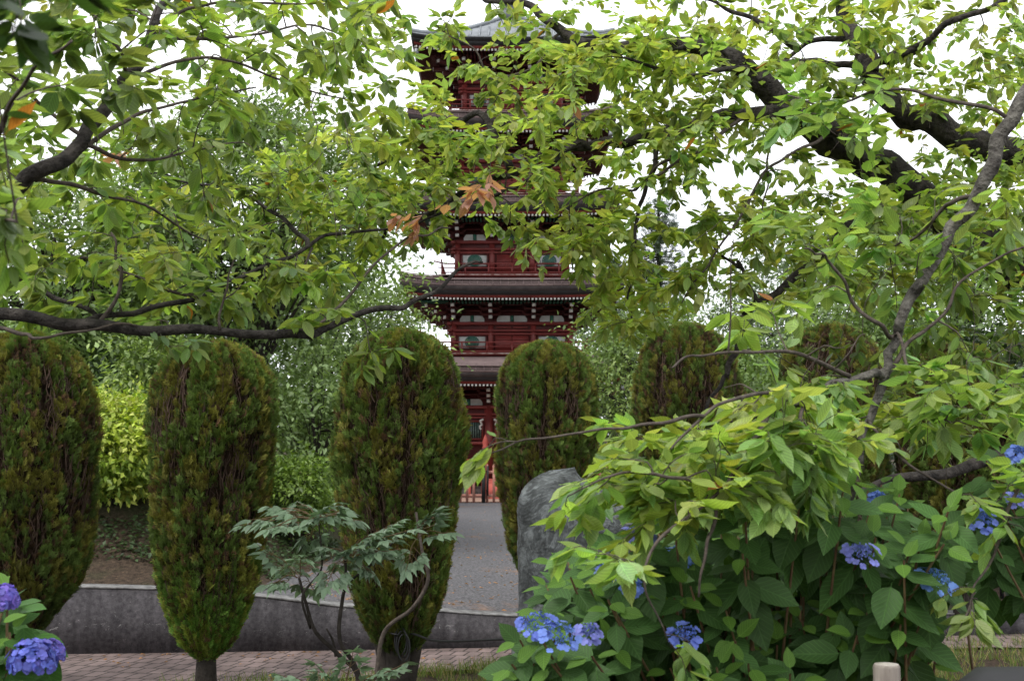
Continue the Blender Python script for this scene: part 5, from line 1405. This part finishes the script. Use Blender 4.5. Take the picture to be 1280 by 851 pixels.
# ivy and weeds over the bank
lv = Leaves(FAR); n = 0
P = []; A = []; Nn = []; Ln = []; W = []; C = []
while n < 26000:
    x = r.uniform(-7.5, -2.2); y = r.uniform(11.2, 16)
    if mnoise.noise(Vector((x * 1.8, y * 1.8, 2))) < -.12 - .3 * sst(12.4, 13.5, y): continue
    P.append((x, y, upper(x, y) + r.uniform(.01, .07))); A.append(r.normal(0, 1, 3) * np.array([1, 1, .3])); Nn.append(np.array([0, -.3, 1.0]) + r.normal(0, .3, 3)); Ln.append(r.uniform(.03, .06)); W.append(.035); C.append(np.array([.05, .085, .03]) * r.uniform(.5, 1.5)); n += 1
lv.addmany(P, A, Nn, Ln, W, C); iv = lv.build('bank_ground_cover', M['bleaf'], smooth=False); tag(iv, 'patchy low green creeper on the brown soil bank', 'ground cover', kind='stuff')
# fallen leaves on both paths
lv = Leaves(FAR); P = []; A = []; Nn = []; Ln = []; W = []; C = []
for k in range(900):
    if k % 3: x = r.uniform(-2.2, 2.0); y = 10.9 + abs(r.normal(0, 5)); z = upper(x, y) + .018
    elif k % 2: x = r.uniform(-6, 3); y = wall_y(x) - abs(r.normal(0, .35)) - .05; z = .022
    else: x = r.uniform(2.4, 7); y = r.uniform(11.6, 16); z = upper(x, y) + .03
    if y > 27.5: continue
    P.append((x, y, z)); A.append(r.normal(0, 1, 3) * np.array([1, 1, .1])); Nn.append(np.array([0, 0, 1.0]) + r.normal(0, .25, 3)); Ln.append(r.uniform(.03, .06)); W.append(.025); C.append(np.array([.42, .21, .09]) * r.uniform(.5, 1.4))
lv.addmany(P, A, Nn, Ln, W, C); fl2 = lv.build('fallen_leaves', M['bleaf'], smooth=False); tag(fl2, 'orange brown fallen leaves scattered over the paths', 'leaf litter', kind='stuff')

# ------------------------------------------------------------------ light
SUN_EL, SUN_AZ = 58, 215
wd = bpy.data.worlds.new('World'); sc.world = wd; wd.use_nodes = True; nt = wd.node_tree; nt.nodes.clear()
out = nt.nodes.new('ShaderNodeOutputWorld'); bg = nt.nodes.new('ShaderNodeBackground'); sky = nt.nodes.new('ShaderNodeTexSky')
sky.sky_type = 'NISHITA'; sky.sun_disc = False; sky.sun_elevation = R(SUN_EL); sky.sun_rotation = R(SUN_AZ); sky.air_density = 1; sky.dust_density = 3
tc = nt.nodes.new('ShaderNodeTexCoord'); no = nt.nodes.new('ShaderNodeTexNoise'); no.inputs['Scale'].default_value = 2.0; no.inputs['Detail'].default_value = 5
nt.links.new(tc.outputs['Generated'], no.inputs[0])
cr_ = nt.nodes.new('ShaderNodeValToRGB'); nt.links.new(no.outputs[0], cr_.inputs[0])
cr_.color_ramp.elements[0].position = .3; cr_.color_ramp.elements[0].color = (.86, .90, .96, 1); cr_.color_ramp.elements[1].position = .7; cr_.color_ramp.elements[1].color = (1, 1.0, 1.0, 1)
sca = nt.nodes.new('ShaderNodeVectorMath'); sca.operation = 'SCALE'; nt.links.new(cr_.outputs[0], sca.inputs[0]); sca.inputs['Scale'].default_value = 20.0
mix = nt.nodes.new('ShaderNodeMix'); mix.data_type = 'RGBA'; mix.inputs[0].default_value = .9
nt.links.new(sky.outputs[0], mix.inputs[6]); nt.links.new(sca.outputs[0], mix.inputs[7]); nt.links.new(mix.outputs[2], bg.inputs[0]); bg.inputs[1].default_value = .10
nt.links.new(bg.outputs[0], out.inputs[0])
sun = bpy.data.lights.new('sun', 'SUN'); sun.energy = 2.2; sun.angle = R(14); sun.color = (1, .97, .92)
so_ = bpy.data.objects.new('sun', sun); COL.objects.link(so_)
az = R(SUN_AZ); el = R(SUN_EL); d = Vector((math.sin(az) * math.cos(el), math.cos(az) * math.cos(el), math.sin(el)))
so_.rotation_euler = d.to_track_quat('Z', 'Y').to_euler()

sc.view_settings.view_transform = 'Standard'; sc.view_settings.look = 'None'; sc.view_settings.exposure = 0; sc.view_settings.gamma = 1
sc.render.engine = 'CYCLES'
cy = sc.cycles; cy.max_bounces = 6; cy.diffuse_bounces = 4; cy.glossy_bounces = 2; cy.transmission_bounces = 4; cy.transparent_max_bounces = 4
cy.use_denoising = True; cy.caustics_reflective = False; cy.caustics_refractive = False
cy.use_adaptive_sampling = True; cy.adaptive_threshold = .02
